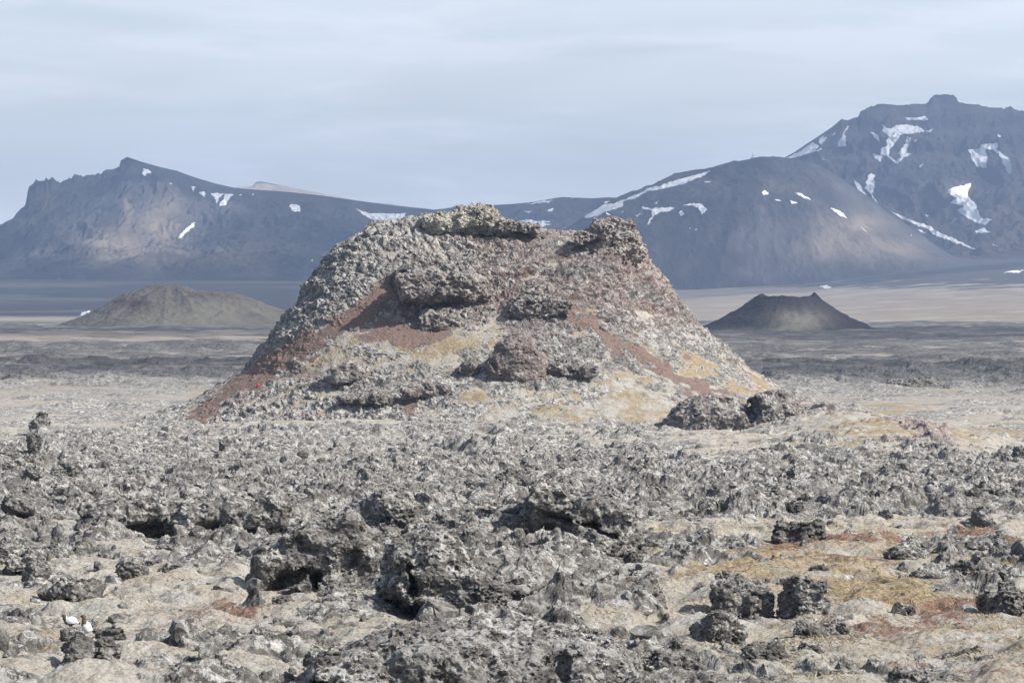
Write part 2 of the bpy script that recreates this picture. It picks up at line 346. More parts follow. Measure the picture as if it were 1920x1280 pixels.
def build_cone():
    nth = int(2300*Q)
    # more columns on the side facing the photographer
    a = np.linspace(0, 1, nth, endpoint=False); th = 2*math.pi*a - .5*np.sin(2*math.pi*(a-.25))*0
    rr = np.concatenate([np.arange(0.05, 16, .085/Q), np.arange(16, 30, .07/Q), np.arange(30, 62, .11/Q)])
    T, Rr = np.meshgrid(th, rr)
    irr = 1 + .05*np.sin(3*T+1.0) * np.clip(-np.sin(T), 0, 1)
    z = cone_z(Rr*irr, T)
    X = (CX + Rr*np.cos(T)).astype(f4); Y = (CY + Rr*np.sin(T)).astype(f4)
    z = z.astype(f4)
    # normals of the smooth form
    dzr = np.gradient(z, axis=0)/np.gradient(Rr, axis=0)
    k = int(6*Q)
    dzr = np.clip(dzr, -2.5, .5)
    nl = np.sqrt(1+dzr**2); nx = -dzr/nl*np.cos(T); ny = -dzr/nl*np.sin(T); nzz = 1/nl
    PX = 960+F*X/Y; ROW = HZ-F*z/Y
    w1 = pn(X, Y, z, .22, 103); w2 = pn(X, Y, z, .22, 104); w3 = pn(X, Y, z, .8, 105)
    wp = PX+28*w1+9*w3; wr = ROW+18*w2+6*w3
    # bare spatter above, moss and scoria on the aprons
    R = .26 + .62*ss(655, 560, wr)
    R = np.maximum(R, .66*ss(-20, 30, 0*wp + (wr*0) + (700-wp)*.0 + polydist(wp, wr, [(700, 430), (620, 500), (560, 590), (500, 660)])[0]*-1+70))
    R = R + .6*G(wp, wr, 640, 740, 170, 55) + .45*G(wp, wr, 480, 800, 160, 45) + .3*G(wp, wr, 820, 800, 200, 40)
    R = R + .5*G(wp, wr, 1010, 700, 120, 45) + .35*G(wp, wr, 1290, 600, 60, 40) + .3*G(wp, wr, 1130, 660, 130, 30) + .5*G(wp, wr, 1380, 660, 70, 30)
    R = R + .75*G(wp, wr, 1560, 790, 150, 40) - .3*G(wp, wr, 850, 650, 80, 25) - .35*G(wp, wr, 1100, 770, 190, 40) + .15*G(wp, wr, 380, 770, 100, 30)
    R = R + .36*ss(775, 825, wr) + .10
    R = R + .3*pn(X, Y, z, .16, 111) + .28*pn(X, Y, z, .5, 112) + .2*pn(X, Y, z, 1.1, 113)
    dl, tl = polydist(wp, wr, L_STRIP); dr, tr = polydist(wp, wr, R_STRIP); dm, tm = polydist(wp, wr, M_STRIP)
    front = ss(.25, -.15, np.sin(T)); e = 12*w3
    e = 16*w3+9*w1
    sc = np.maximum(ss(31, 0, dl+1.2*e-8*(1-tl)), ss(30, 0, dr+1.2*e)); sc = np.maximum(sc, ss(26, 0, dm+e*.6))*.85
    sc = np.maximum(sc, ss(1.6, .3, ((wp-760)/90)**2+((wr-628)/24)**2)*.75)
    sc = np.maximum(sc, .50*G(wp, wr, 590, 700, 120, 30)); sc = np.maximum(sc, .42*G(wp, wr, 1180, 690, 130, 34))
    sc = (sc*front).astype(f4)
    R = np.clip(R*(1-.75*sc) + .05*sc, 0, 1.15).astype(f4)
    # layered spatter lumps
    zz = (z*1.5).astype(f4)
    wx = X+.45*pn(X, Y, zz, .7, 131); wy = Y+.45*pn(X, Y, zz, .7, 132); wz = zz+.45*pn(X, Y, zz, .7, 133)
    f1, f2, c1 = wo(wx, wy, wz*1.5, .50, 151); g1, g2, c2 = wo(wx, wy, wz, 1.15, 152); h1, h2, c3 = wo(X, Y, zz, 2.6, 153)
    rock = .40*(.55-f1) + .26*(c1-.5) + .12*ss(0, .2, f2-f1) + .22*(c2-.5)+.06*ss(0, .2, g2-g1) + .10*(c3-.5) + .55*(.22-np.abs(pn(wx, wy, wz*1.3, .75, 146))) + .42*(.22-np.abs(pn(wx, wy, wz*1.3, 1.7, 147))) + .22*(.22-np.abs(pn(X, Y, zz*1.3, 3.8, 148)))
    rock = rock + .45*(1-2*np.abs(pn(X, Y, zz*1.6, .17, 141)))-.34 + .35*pn(X, Y, zz*2.0, .30, 143) + .07*pn(X, Y, zz, 3.3, 142)
    A = .22+.44*R
    lg1 = ss(-.05, .2, pn(X*.5, Y*.5, z*1.6, .42, 144) + .4*pn(X, Y, z*1.5, 1.1, 145))
    rock = rock*A*1.25 + .55*lg1*np.clip(R-.35, 0, 1)
    moss = .20-.50*R + .25*lg1*np.clip(R-.35, 0, 1) + .12*pn(X, Y, z, .4, 171) + .07*pn(X, Y, z, 1.2, 172) + .04*pn(X, Y, z, 3.5, 173) + .03*sc
    dzz = rock-moss; mm = ss(.10, -.08, dzz)
    h = .5*(rock+moss)+.5*np.sqrt(dzz*dzz+.004)
    s = (1-mm)*A
    ed = ss(61, 54, Rr)
    vx = .22*pn(X, Y, zz, .7, 181)+.13*pn(X, Y, zz, 2.1, 182); vy = .22*pn(X, Y, zz, .7, 183)+.13*pn(X, Y, zz, 2.1, 184); vz = .22*pn(X, Y, zz, .9, 185)+.12*pn(X, Y, zz, 2.3, 186)
    X2 = X+ed*(nx*h+s*vx); Y2 = Y+ed*(ny*h+s*vy); Z2 = z+ed*(nzz*h+s*vz)-(1-ed)*.6
    mm = mm*(1-ss(.3, .7, sc))
    red = .30*G(wp, wr, 640, 690, 170, 60) + .42*ss(780, 900, wp)*ss(670, 600, wr) + .36*ss(960, 1120, wp)*ss(640, 560, wr) + .9*G(wp, wr, 955, 540, 55, 35) + .9*G(wp, wr, 980, 665, 45, 40) + .7*G(wp, wr, 800, 600, 110, 40) + .6*ss(1340, 1420, wp)*ss(800, 700, wr) \
        + .95*G(wp, wr, 1580, 800, 150, 45) + .35*G(wp, wr, 900, 470, 160, 35) + .7*G(wp, wr, 450, 745, 40, 18) + .5*G(wp, wr, 560, 770, 90, 30)+.6*G(wp, wr, 1260, 790, 50, 30)
    red = np.clip(red*(.7+.9*pn(X, Y, z, .35, 191)+.4*w3), 0, 1)
    oc = .33*ss(600, 660, wr)+.10*G(wp, wr, 1080, 760, 220, 60)+.9*ss(26, 6, polydist(wp, wr, [(1060, 572), (1150, 598), (1260, 650), (1330, 690), (1420, 730)])[0]) + .8*G(wp, wr, 1690, 860, 160, 16) + .55*G(wp, wr, 850, 650, 90, 25) + .22 + .5*pn(X, Y, z, .25, 192) + .35*pn(X, Y, z, .8, 194) \
        + .8*G(wp, wr, 850, 410, 90, 14)
    sh = .7*G(wp, wr, 1560, 855, 120, 10) + .45*pn(X, Y, z, .3, 193) + .3*pn(X, Y, z, .9, 195) + .05
    o = grid_mesh('spatter_cone', X2, Y2, Z2, {'moss': mm, 'ochre': oc, 'shrub': sh, 'red': red, 'scoria': sc}, M_cone, wrap=True)
    tag(o, 'large rugged volcanic spatter cone of grey and red lava rising in the middle', 'volcanic cone')
    return X2, Y2, Z2
CONE = build_cone()

# small cinder cones out on the plain
def mat_hill(name, c0, c1, c2, streak=.02):
    m = bpy.data.materials.new(name); t = NT(m)
    P = t.n('ShaderNodeNewGeometry').outputs['Position']
    a = t.noise(P, .02, 8, .65); b = t.noise(P, .15, 8, .7)
    col = t.mix(t.step(a, .35, .65), c0, c1)
    col = t.mix(t.math('MULTIPLY', t.attr('tan'), t.step(b, .3, .6, .6, 1)), col, c2)
    col = t.mix(t.step(b, .55, .7, 0, .45), col, tuple(x*.5 for x in c0))
    surf_out(t, col, .95, b, .5, 1.5, .05)
    return m
def small_cone(name, cpx, d, lp, rp, mat, label, tanf, seed, amp):
    cx = (cpx-960)*d/F; s = d/F
    th = np.linspace(0, 2*math.pi, 420, endpoint=False); rr = np.linspace(.2, lp[-1][0]*s, 160)
    T, Rr = np.meshgrid(th, rr); c = np.cos(T)*.5+.5
    pl = np.interp(Rr, [p[0]*s for p in lp], [-(p[1]-HZ)*s for p in lp]); pr = np.interp(Rr, [p[0]*s for p in rp], [-(p[1]-HZ)*s for p in rp])
    z = (pl*(1-c)+pr*c).astype(f4)
    X = (cx+Rr*np.cos(T)).astype(f4); Y = (d+Rr*np.sin(T)).astype(f4)
    z = z + amp*fbm(X, Y, z, .09, seed, 4, .6)*ss(lp[-1][0]*s, lp[-1][0]*s*.6, Rr) + amp*.5*np.clip(fbm(X, Y, z, .3, seed+3, 2), 0, 1)*ss(rr[-1]*.45, rr[-1]*.15, Rr)
    nub = np.clip(pn(X, Y, None, .16, seed+8)+.1, 0, 1)*np.exp(-((Rr/s-52)/9)**2)*ss(.72, .9, np.abs(np.cos(T))); z = z + nub*(4.2 if seed == 301 else 0)
    gl = np.abs(pn((np.cos(T)*3).astype(f4), (np.sin(T)*3).astype(f4), (Rr*.004).astype(f4), 1.6, seed+9)); z = z - (.7 if seed == 301 else 1.6)*gl*ss(0, 30, Rr/s-30)*ss(lp[-1][0], lp[-1][0]*.6, Rr/s)
    px = 960+F*X/Y; row = HZ-F*z/Y
    o = grid_mesh(name, X, Y, z, {'tan': tanf(px+9*pn(X, Y, None, .1, 5), row+5*pn(X, Y, None, .1, 6))}, mat, wrap=True)
    tag(o, label, 'volcanic cone')
M_c1 = mat_hill('dark_cinder', (.034, .034, .042), (.052, .048, .055), (.24, .225, .18))
small_cone('cinder_cone', 1478, 1450, [(0, 566), (30, 562), (52, 557), (60, 555), (98, 582), (148, 607), (185, 620), (260, 640)], [(0, 566), (28, 564), (42, 559), (50, 554), (58, 560), (80, 575), (118, 597), (145, 608), (165, 618), (240, 640)],
    M_c1, 'small dark cinder cone with a notched rim on the plain to the right', lambda px, row: np.clip(1.1*G(px, row, 1500, 602, 50, 22)+.7*G(px, row, 1420, 622, 70, 8), 0, 1), 301, .8)
M_c2 = mat_hill('mossy_cinder', (.085, .080, .069), (.125, .118, .097), (.062, .046, .05))
small_cone('cinder_cone', 320, 1700, [(0, 534), (40, 537), (90, 553), (130, 575), (170, 597), (215, 612), (300, 630)], [(0, 534), (30, 538), (60, 546), (95, 547), (130, 551), (170, 565), (220, 585), (270, 603), (300, 630)],
    M_c2, 'low rounded olive brown cinder cone on the plain to the left', lambda px, row: np.clip(1.2*G(px, row, 250, 568, 38, 9)+.8*G(px, row, 390, 553, 60, 8)+.5*G(px, row, 320, 540, 30, 5), 0, 1), 302, 1.2)

# ------------------------------------------------------------------ mountains
def mountain_mat(name, c0, c1, tan):
    m = bpy.data.materials.new(name); t = NT(m)
    geo = t.n('ShaderNodeNewGeometry'); P = geo.outputs['Position']
    mp = t.n('ShaderNodeMapping', {'Vector': P, 'Scale': (1, .35, .35)}).outputs[0]
    a = t.noise(mp, .006, 9, .62); b = t.noise(mp, .022, 8, .7); c = t.noise(P, .0016, 5, .6)
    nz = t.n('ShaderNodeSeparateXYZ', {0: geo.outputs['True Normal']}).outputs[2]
    zc = t.n('ShaderNodeMapping', {'Vector': P, 'Scale': (.0016, .0016, .055)}).outputs[0]
    col = t.mix(t.step(a, .40, .60), c0, c1)
    col = t.mix(t.step(b, .52, .66, 0, .5), col, tuple(x*1.55 for x in c1))
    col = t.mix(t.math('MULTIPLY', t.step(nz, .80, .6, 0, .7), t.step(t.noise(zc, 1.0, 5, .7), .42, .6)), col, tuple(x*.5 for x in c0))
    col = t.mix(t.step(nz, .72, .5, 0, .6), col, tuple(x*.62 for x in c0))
    ta = t.math('MULTIPLY', t.attr('tan'), t.step(b, .32, .6, .25, 1))
    col = t.mix(ta, col, tan)  # tan tone also stands in for sunlit patches on the slopes
    col = t.mix(t.step(c, .5, .7, 0, .35), col, tuple(x*1.5 for x in c1))
    surf_out(t, col, .95, t.math('ADD', a, b), .7, 14, .05)
    return m
MT = {}
def mountain(name, ridge, D, foot, Df, back, mat, label, tanf, seed, gul=1.0, cliff=.4, px0=-320, px1=2240, step=2, shape=None, smo=40, keep=.91):
    px = np.arange(max(px0, ridge[0][0]), min(px1, ridge[-1][0])+1, step).astype(float)
    rz = -(np.interp(px, [p[0] for p in ridge], [p[1] for p in ridge])-HZ)*D/F
    fz = -(np.interp(px, [p[0] for p in foot], [p[1] for p in foot])-HZ)*Df/F
    t = np.concatenate([np.linspace(-.12, 1, 300), 1+np.linspace(.01, 1, 40)**1.5*back])
    rz = rz + (pn((px*.16).astype(f4), (px*0).astype(f4), None, 1, seed+13)*6 + np.abs(pn((px*.4).astype(f4), (px*0).astype(f4), None, 1, seed+14))*5)*(ss(235, 200, px) if seed == 401 else ss(1560, 1620, px)*.6 if seed == 403 else 0)
    rs = -(np.interp(px, [p[0] for p in ridge], [p[1] for p in ridge])-HZ)*D/F
    kk = np.exp(-.5*(np.arange(-60, 61)*step/smo)**2); kk /= kk.sum()
    rs = np.convolve(np.pad(rs, 60, mode='edge'), kk, 'valid')
    T = np.repeat(t[:, None], len(px), 1); PXg = np.repeat(px[None, :], len(t), 0)
    Y = Df+(D-Df)*T; X = (PXg-960)*Y/F
    tc = np.clip(T, 0, 1)
    p = (1-cliff)*tc + cliff*tc**3.5
    if shape is not None: p = shape(tc, PXg)
    rt = rs + (rz-rs)*ss(keep, keep+.17, T + .05*pn((PXg*.05).astype(f4), (T*6).astype(f4), None, 1, seed+11))
    z = fz + (rt-fz)*p
    z = np.where(T < 0, fz + T*250, z)
    z = np.where(T > 1, rz - (T-1)*(D-Df)*.45, z)
    X = X.astype(f4); Y = Y.astype(f4)
    env = ss(0, .18, T)*ss(1.0, .86, T)
    wxx = X + 90*pn(X, Y, None, .004, seed+9)
    g = (1-2*np.abs(pn(wxx, Y*.16, None, .0055, seed))) + .6*(1-2*np.abs(pn(wxx, Y*.2, None, .013, seed+1))) + .42*(1-2*np.abs(pn(wxx, Y*.25, None, .03, seed+2))) + .22*(1-2*np.abs(pn(X, Y*.35, None, .07, seed+3)))
    hgt = np.maximum(rz-fz, 30)
    z = z + gul*env*.080*hgt*(g-.6)
    z = z + fbm(X, Y, None, .012, seed+4, 5, .6)*.028*hgt*ss(.05, .4, T)*ss(1.0, .95, T)
    if seed == 403: # horizontal lava beds in the summit cliffs
        z = z + 7*np.sin(z/11.0)*ss(.55, .8, T)*ss(1.0, .98, T)*ss(1480, 1600, PXg)
    row = HZ-F*z/Y
    tn = tanf(PXg + 14*pn(X, Y*.2, None, .012, seed+6), row + 8*pn(X, Y, None, .01, seed+7)).astype(f4)
    o = grid_mesh(name, X, Y, z, {'tan': tn}, mat)
    tag(o, label, None, None, 'structure')
    MT[name if name not in MT else o.name] = dict(o=o, px=px, X=X, Y=Y, Z=z, R=np.minimum.accumulate(row, 0), D=D)
    return o
MM1 = mountain_mat('basalt_slope', (.038, .040, .049), (.073, .071, .077), (.24, .20, .155))
MM2 = mountain_mat('brown_scree_slope', (.041, .041, .049), (.078, .073, .077), (.24, .20, .155))
MM3 = mountain_mat('cliff_basalt', (.040, .039, .046), (.090, .078, .077), (.18, .135, .11))
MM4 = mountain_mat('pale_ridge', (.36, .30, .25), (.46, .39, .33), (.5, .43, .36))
M_left = mountain('mountain', [(-320, 520), (-200, 490), (-100, 458), (0, 425), (35, 405), (48, 388), (53, 352), (60, 343), (68, 338), (74, 343), (85, 336), (92, 340), (100, 334), (110, 341), (113, 347), (125, 338), (134, 334), (141, 324), (147, 330), (165, 330), (177, 333), (182, 325), (190, 328), (200, 318), (207, 321), (216, 317), (224, 313), (226, 301), (238, 294), (265, 303), (300, 313), (332, 320), (365, 333), (400, 344), (440, 354), (520, 358), (600, 366), (680, 378), (760, 388), (810, 393), (850, 396), (900, 401), (1000, 420), (1060, 440)], 6200,
    [(-320, 525), (0, 522), (600, 520), (1060, 535)], 4750, .5, MM1, 'dark jagged mountain ridge with small snow patches behind the plain on the left',
    lambda px, row: np.clip(1.2*G(px, row, 305, 420, 40, 40)+.8*G(px, row, 240, 395, 9, 28)+.9*G(px, row, 215, 455, 45, 26)*1.1+.7*G(px, row, 275, 490, 80, 24)+.5*G(px, row, 85, 375, 14, 30)+.35*G(px, row, 430, 470, 70, 20)+.3*G(px, row, 40, 420, 30, 12)+.3*G(px, row, 320, 375, 20, 14), 0, 1), 401, 1.0, .45)  # pale patches: sunlit spots put into the slope colour
M_dome = mountain('mountain', [(1040, 455), (1075, 425), (1100, 402), (1130, 388), (1165, 371), (1185, 364), (1205, 355), (1215, 349), (1230, 343), (1260, 334), (1290, 326), (1350, 313), (1365, 308), (1380, 303), (1400, 299), (1410, 298), (1420, 296), (1428, 297), (1436, 299), (1470, 299), (1500, 303), (1530, 313), (1560, 330), (1600, 357), (1640, 384), (1680, 408), (1720, 436), (1760, 466), (1800, 489), (1830, 500), (1900, 515)], 5500,
    [(1040, 550), (1300, 549), (1500, 545), (1650, 525), (1760, 505), (1900, 518)], 4650, .6, MM2, 'broad rounded brown mountain flank with snow bands in front of the crags',
    lambda px, row: np.clip(.55*G(px, row, 1590, 440, 70, 40)+.75*G(px, row, 1680, 470, 60, 22)+.6*G(px, row, 1610, 420, 60, 14)+.45*G(px, row, 1540, 470, 60, 20)+.25*G(px, row, 1440, 350, 60, 14)+.9*G(px, row, 1607, 424, 8, 6), 0, 1), 402, .30, -.45)  # sunlight on the flank painted in as tan patches
M_right = mountain('mountain', [(690, 412), (760, 398), (830, 392), (846, 389), (855, 385), (866, 384), (880, 386), (900, 389), (930, 384), (960, 383), (1000, 379), (1040, 371), (1055, 369), (1110, 372), (1140, 370), (1165, 372), (1200, 366), (1300, 348), (1400, 325), (1475, 297), (1520, 265), (1560, 238), (1578, 223), (1590, 226), (1602, 224), (1609, 222), (1613, 208), (1630, 201), (1645, 196), (1660, 196), (1700, 198), (1734, 197), (1741, 193), (1743, 184), (1752, 179), (1772, 177), (1785, 178), (1793, 182), (1797, 194), (1820, 197), (1840, 198), (1855, 204), (1872, 203), (1886, 204), (1892, 200), (1905, 206), (1920, 209), (1970, 222), (2000, 240), (2100, 300), (2240, 380)], 6800,
    [(690, 525), (1200, 530), (1700, 500), (1920, 486), (2240, 480)], 5100, .6, MM3, 'high craggy mountain with a blocky summit knob and large snow fields',
    lambda px, row: np.clip(.35*ss(360, 400, row)*ss(1500, 1600, px)+.9*G(px, row, 1655, 222, 40, 5)+.4*G(px, row, 1660, 210, 30, 10)+.5*G(px, row, 1900, 380, 30, 50)+.5*G(px, row, 1790, 360, 25, 25), 0, 1), 403, .8, .0,
    shape=lambda t, px: np.where(px > 0, (1-ss(1450, 1600, px))*(.7*t+.3*t**3) + ss(1450, 1600, px)*np.interp(t, [0, .25, .5, .70, .78, .86, .92, .96, 1.0], [0, .13, .31, .52, .66, .72, .84, .90, 1.0]), 0))
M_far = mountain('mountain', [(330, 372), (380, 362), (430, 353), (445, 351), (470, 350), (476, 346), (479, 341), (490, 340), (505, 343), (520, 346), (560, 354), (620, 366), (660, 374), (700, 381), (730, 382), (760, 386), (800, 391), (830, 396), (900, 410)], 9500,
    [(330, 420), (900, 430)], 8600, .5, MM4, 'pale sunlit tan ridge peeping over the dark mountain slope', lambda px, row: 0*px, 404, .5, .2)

# ------------------------------------------------------------------ snow
m = bpy.data.materials.new('snow'); t = NT(m); P = t.n('ShaderNodeNewGeometry').outputs['Position']
M_snow = m
surf_out(t, t.mix(t.step(t.noise(P, .03, 7, .7), .36, .62), (.66, .67, .69), (.86, .87, .89)), .7, t.noise(P, .06, 4), .3, 2, .2)
def inpoly(px, py, poly):
    r = np.zeros(px.shape, bool); n = len(poly)
    for i in range(n):
        (x0, y0), (x1, y1) = poly[i], poly[(i+1) % n]
        if y0 == y1: continue
        c = ((y0 > py) != (y1 > py)) & (px < (x1-x0)*(py-y0)/(y1-y0)+x0); r ^= c
    return r
def snow(mt, poly, parent):
    xs = [p[0] for p in poly]; yr = [p[1] for p in poly]
    sub = .5
    gx = np.arange(math.floor(min(xs))-3, max(xs)+3, sub); gy = np.arange(math.floor(min(yr))-3, max(yr)+3, sub)
    PXg, RWg = np.meshgrid(gx, gy)
    nx = pn(PXg.astype(f4), RWg.astype(f4), None, .16, 501)*3.0 + pn(PXg.astype(f4), RWg.astype(f4), None, .45, 503)*1.5
    ny = pn(PXg.astype(f4), RWg.astype(f4), None, .16, 502)*1.6 + pn(PXg.astype(f4), RWg.astype(f4), None, .5, 504)*.8
    ins = inpoly(PXg+nx, RWg+ny, poly) & (pn(PXg.astype(f4), RWg.astype(f4)*1.6, None, .3, 505) < .62)
    V = np.full(PXg.shape+(3,), np.nan)
    st = mt['px'][1]-mt['px'][0]
    for j, x in enumerate(gx):
        u = (x-mt['px'][0])/st
        if u < 0 or u >= len(mt['px'])-1: continue
        a = int(u); fr = u-a
        zc = mt['Z'][:, a]*(1-fr)+mt['Z'][:, a+1]*fr; yc = mt['Y'][:, a]
        rc = np.minimum.accumulate(HZ-F*zc/yc)
        k = np.searchsorted(-rc, -gy)      # first index with rc<=gy
        k = np.clip(k, 1, len(rc)-1); ok = rc[-1] <= gy
        den = np.where(np.abs(rc[k-1]-rc[k]) < 1e-6, 1e-6, rc[k-1]-rc[k]); w = np.clip((rc[k-1]-gy)/den, 0, 1)
        yy = yc[k-1]+(yc[k]-yc[k-1])*w; zz = zc[k-1]+(zc[k]-zc[k-1])*w
        V[:, j, 0] = np.where(ok, (x-960)*yy/F, np.nan); V[:, j, 1] = yy; V[:, j, 2] = zz
    ok = ~np.isnan(V[..., 0]) & ins
    fm = ok[:-1, :-1] & ok[1:, :-1] & ok[:-1, 1:] & ok[1:, 1:]
    yy = V[..., 1]
    jump = np.max(np.stack([yy[:-1, :-1], yy[1:, :-1], yy[:-1, 1:], yy[1:, 1:]]), 0)-np.min(np.stack([yy[:-1, :-1], yy[1:, :-1], yy[:-1, 1:], yy[1:, 1:]]), 0)
    fm &= jump < mt['D']*.03
    if fm.sum() < 2: return None
    idx = np.arange(PXg.size).reshape(PXg.shape)
    q = np.stack([idx[1:, :-1], idx[1:, 1:], idx[:-1, 1:], idx[:-1, :-1]], -1)[fm]
    used, inv = np.unique(q, return_inverse=True); q = inv.reshape(-1, 4)
    co = V.reshape(-1, 3)[used]
    n = len(co); off = np.array([0, -.6, .8])*mt['D']/6000
    top = co+off*1.2; bot = co-off*4
    e = np.concatenate([q[:, [0, 1]], q[:, [1, 2]], q[:, [2, 3]], q[:, [3, 0]]])
    key = np.sort(e, 1); key = key[:, 0].astype(np.int64)*n+key[:, 1]
    _, ix, cnt = np.unique(key, return_index=True, return_counts=True)
    be = e[ix[cnt == 1]]
    sk = np.stack([be[:, 1], be[:, 0], be[:, 0]+n, be[:, 1]+n], -1)
    o = raw_mesh('snow_patch', np.concatenate([top, bot]), np.concatenate([q, sk]), None, M_snow)
    o.parent = parent
    return o
KL, KD, KR = [MT[k] for k in list(MT)[:3]]
z4 = lambda pts: [(1440+x/4, 150+y/4) for x, y in pts]
z9 = lambda pts: [(960+x/4, 290+y/4) for x, y in pts]
z3 = lambda pts: [(x/3, 240+y/3) for x, y in pts]
for p in [[(140, 590), (340, 470), (380, 500), (360, 530), (425, 510), (400, 525), (170, 595)], [(375, 450), (425, 415), (410, 440), (445, 430), (400, 490), (390, 480)], [(520, 490), (560, 420), (590, 350), (620, 345), (580, 400), (585, 440), (580, 500), (530, 505)],
    [(850, 330), (910, 370), (990, 335), (1130, 350), (1180, 390), (1060, 405), (1000, 410), (960, 470), (910, 530), (905, 570), (960, 610), (1000, 580), (970, 555), (1030, 480), (1040, 430), (1075, 435), (1050, 500), (1040, 550), (1075, 555), (1020, 590), (965, 632), (920, 600), (890, 570), (850, 565), (845, 520), (890, 490), (880, 460), (910, 430), (855, 385)],
    [(785, 550), (860, 575), (845, 625), (800, 590)], [(765, 385), (830, 425), (840, 470), (800, 445)], [(1010, 288), (1110, 286), (1170, 272), (1205, 304), (1060, 304)],
    [(1495, 525), (1580, 515), (1600, 485), (1720, 475), (1725, 530), (1800, 590), (1825, 640), (1825, 712), (1790, 690), (1750, 590), (1690, 530), (1640, 520), (1640, 665), (1610, 665), (1590, 640), (1570, 660), (1530, 600)],
    [(1350, 820), (1520, 775), (1525, 800), (1495, 870), (1550, 930), (1580, 990), (1600, 1040), (1680, 1045), (1640, 1090), (1560, 1070), (1500, 1040), (1410, 980), (1480, 950), (1365, 925), (1410, 890), (1350, 850)],
    [(1545, 1135), (1620, 1110), (1670, 1148), (1560, 1150)], [(735, 760), (770, 700), (800, 715), (800, 790), (785, 860), (830, 935), (790, 900), (770, 850), (735, 820)], [(625, 740), (690, 780), (720, 840), (760, 880), (730, 880), (680, 830)],
    [(910, 980), (1000, 1020), (1090, 1060), (1210, 1095), (1260, 1135), (1380, 1185), (1480, 1235), (1580, 1282), (1500, 1258), (1370, 1210), (1240, 1165), (1200, 1125), (1100, 1085), (1000, 1045)],
    [(1110, 1112), (1190, 1148), (1150, 1152)], [(1710, 400), (1755, 425), (1720, 430)], [(1130, 648), (1175, 632), (1145, 667)], [(395, 590), (440, 600), (410, 608)], [(1165, 1010), (1215, 1020), (1190, 1030)], [(1670, 1225), (1725, 1255), (1700, 1250)],
    [(1180, 382), (1240, 372), (1220, 392)], [(1095, 455), (1130, 450), (1110, 468)], [(470, 415), (515, 390), (495, 412)]]:
    snow(KR, z4(p), M_right)
for p in [[(45, 500), (110, 485), (160, 500), (310, 498), (240, 515), (310, 527), (180, 550), (100, 540)], [(65, 423), (150, 428), (130, 442)], [(240, 425), (320, 403), (300, 432)], [(80, 374), (300, 342), (280, 362), (160, 372)], [(395, 560), (460, 550), (510, 510), (490, 580), (450, 605)], [(680, 358), (765, 345), (710, 372)], [(285, 578), (370, 573), (330, 597)], [(430, 325), (470, 322), (460, 331)]]:
    snow(KR, z9(p), M_right)
for p in [[(510, 435), (620, 380), (760, 370), (860, 330), (960, 290), (1020, 255), (1080, 235), (1100, 245), (1170, 210), (1500, 120), (1420, 170), (1310, 215), (1110, 265), (1010, 280), (930, 330), (850, 345), (820, 400), (700, 430), (620, 470), (555, 480)],
    [(965, 390), (1040, 405), (1140, 400), (1230, 395), (1190, 425), (1120, 435), (1070, 460), (1020, 535), (1010, 520), (1050, 470), (1045, 420), (990, 415)], [(925, 455), (990, 433), (940, 467)], [(1065, 365), (1110, 348), (1080, 377)],
    [(1275, 385), (1330, 368), (1410, 368), (1470, 415), (1420, 450), (1400, 400), (1340, 387)], [(1250, 435), (1280, 420), (1295, 450), (1260, 465)], [(1430, 206), (1510, 200), (1450, 215)], [(1865, 285), (1900, 270), (1930, 300), (1880, 305)], [(1325, 553), (1350, 553), (1335, 562)], [(1365, 557), (1390, 557), (1380, 566)], [(810, 440), (850, 418), (830, 436)]]:
    snow(KD, z9(p), M_dome)
for p in [[(190, 843), (260, 858), (335, 905), (250, 882)], [(160, 908), (230, 923), (180, 937)], [(45, 895), (110, 915), (60, 912)], [(470, 963), (540, 986), (605, 1050), (560, 1032), (500, 992)], [(672, 1080), (740, 1145), (710, 1130)], [(1070, 1160), (1085, 1166), (1075, 1172)]]:
    snow(KD, z4(p), M_dome)
for p in [[(800, 228), (830, 232), (858, 250), (830, 262), (808, 278), (802, 250)], [(1072, 332), (1105, 332), (1090, 358)], [(1108, 362), (1155, 360), (1155, 392), (1130, 380)], [(1180, 368), (1260, 370), (1240, 395), (1215, 425), (1205, 395)], [(1265, 370), (1315, 375), (1270, 435), (1230, 445), (1235, 420), (1265, 400)],
    [(1622, 440), (1650, 430), (1692, 438), (1690, 470), (1640, 470)], [(995, 632), (1040, 568), (1105, 526), (1090, 557), (1030, 607)], [(1345, 373), (1368, 373), (1355, 386)], [(1415, 385), (1430, 370), (1428, 380)], [(950, 310), (968, 312), (960, 320)], [(1995, 456), (2070, 480), (2220, 486), (2280, 480), (2265, 516), (2160, 534), (2085, 516)], [(318, 860), (350, 842), (335, 855)], [(1748, 748), (1766, 740), (1758, 752)]]:
    snow(KL, z3(p), M_left)

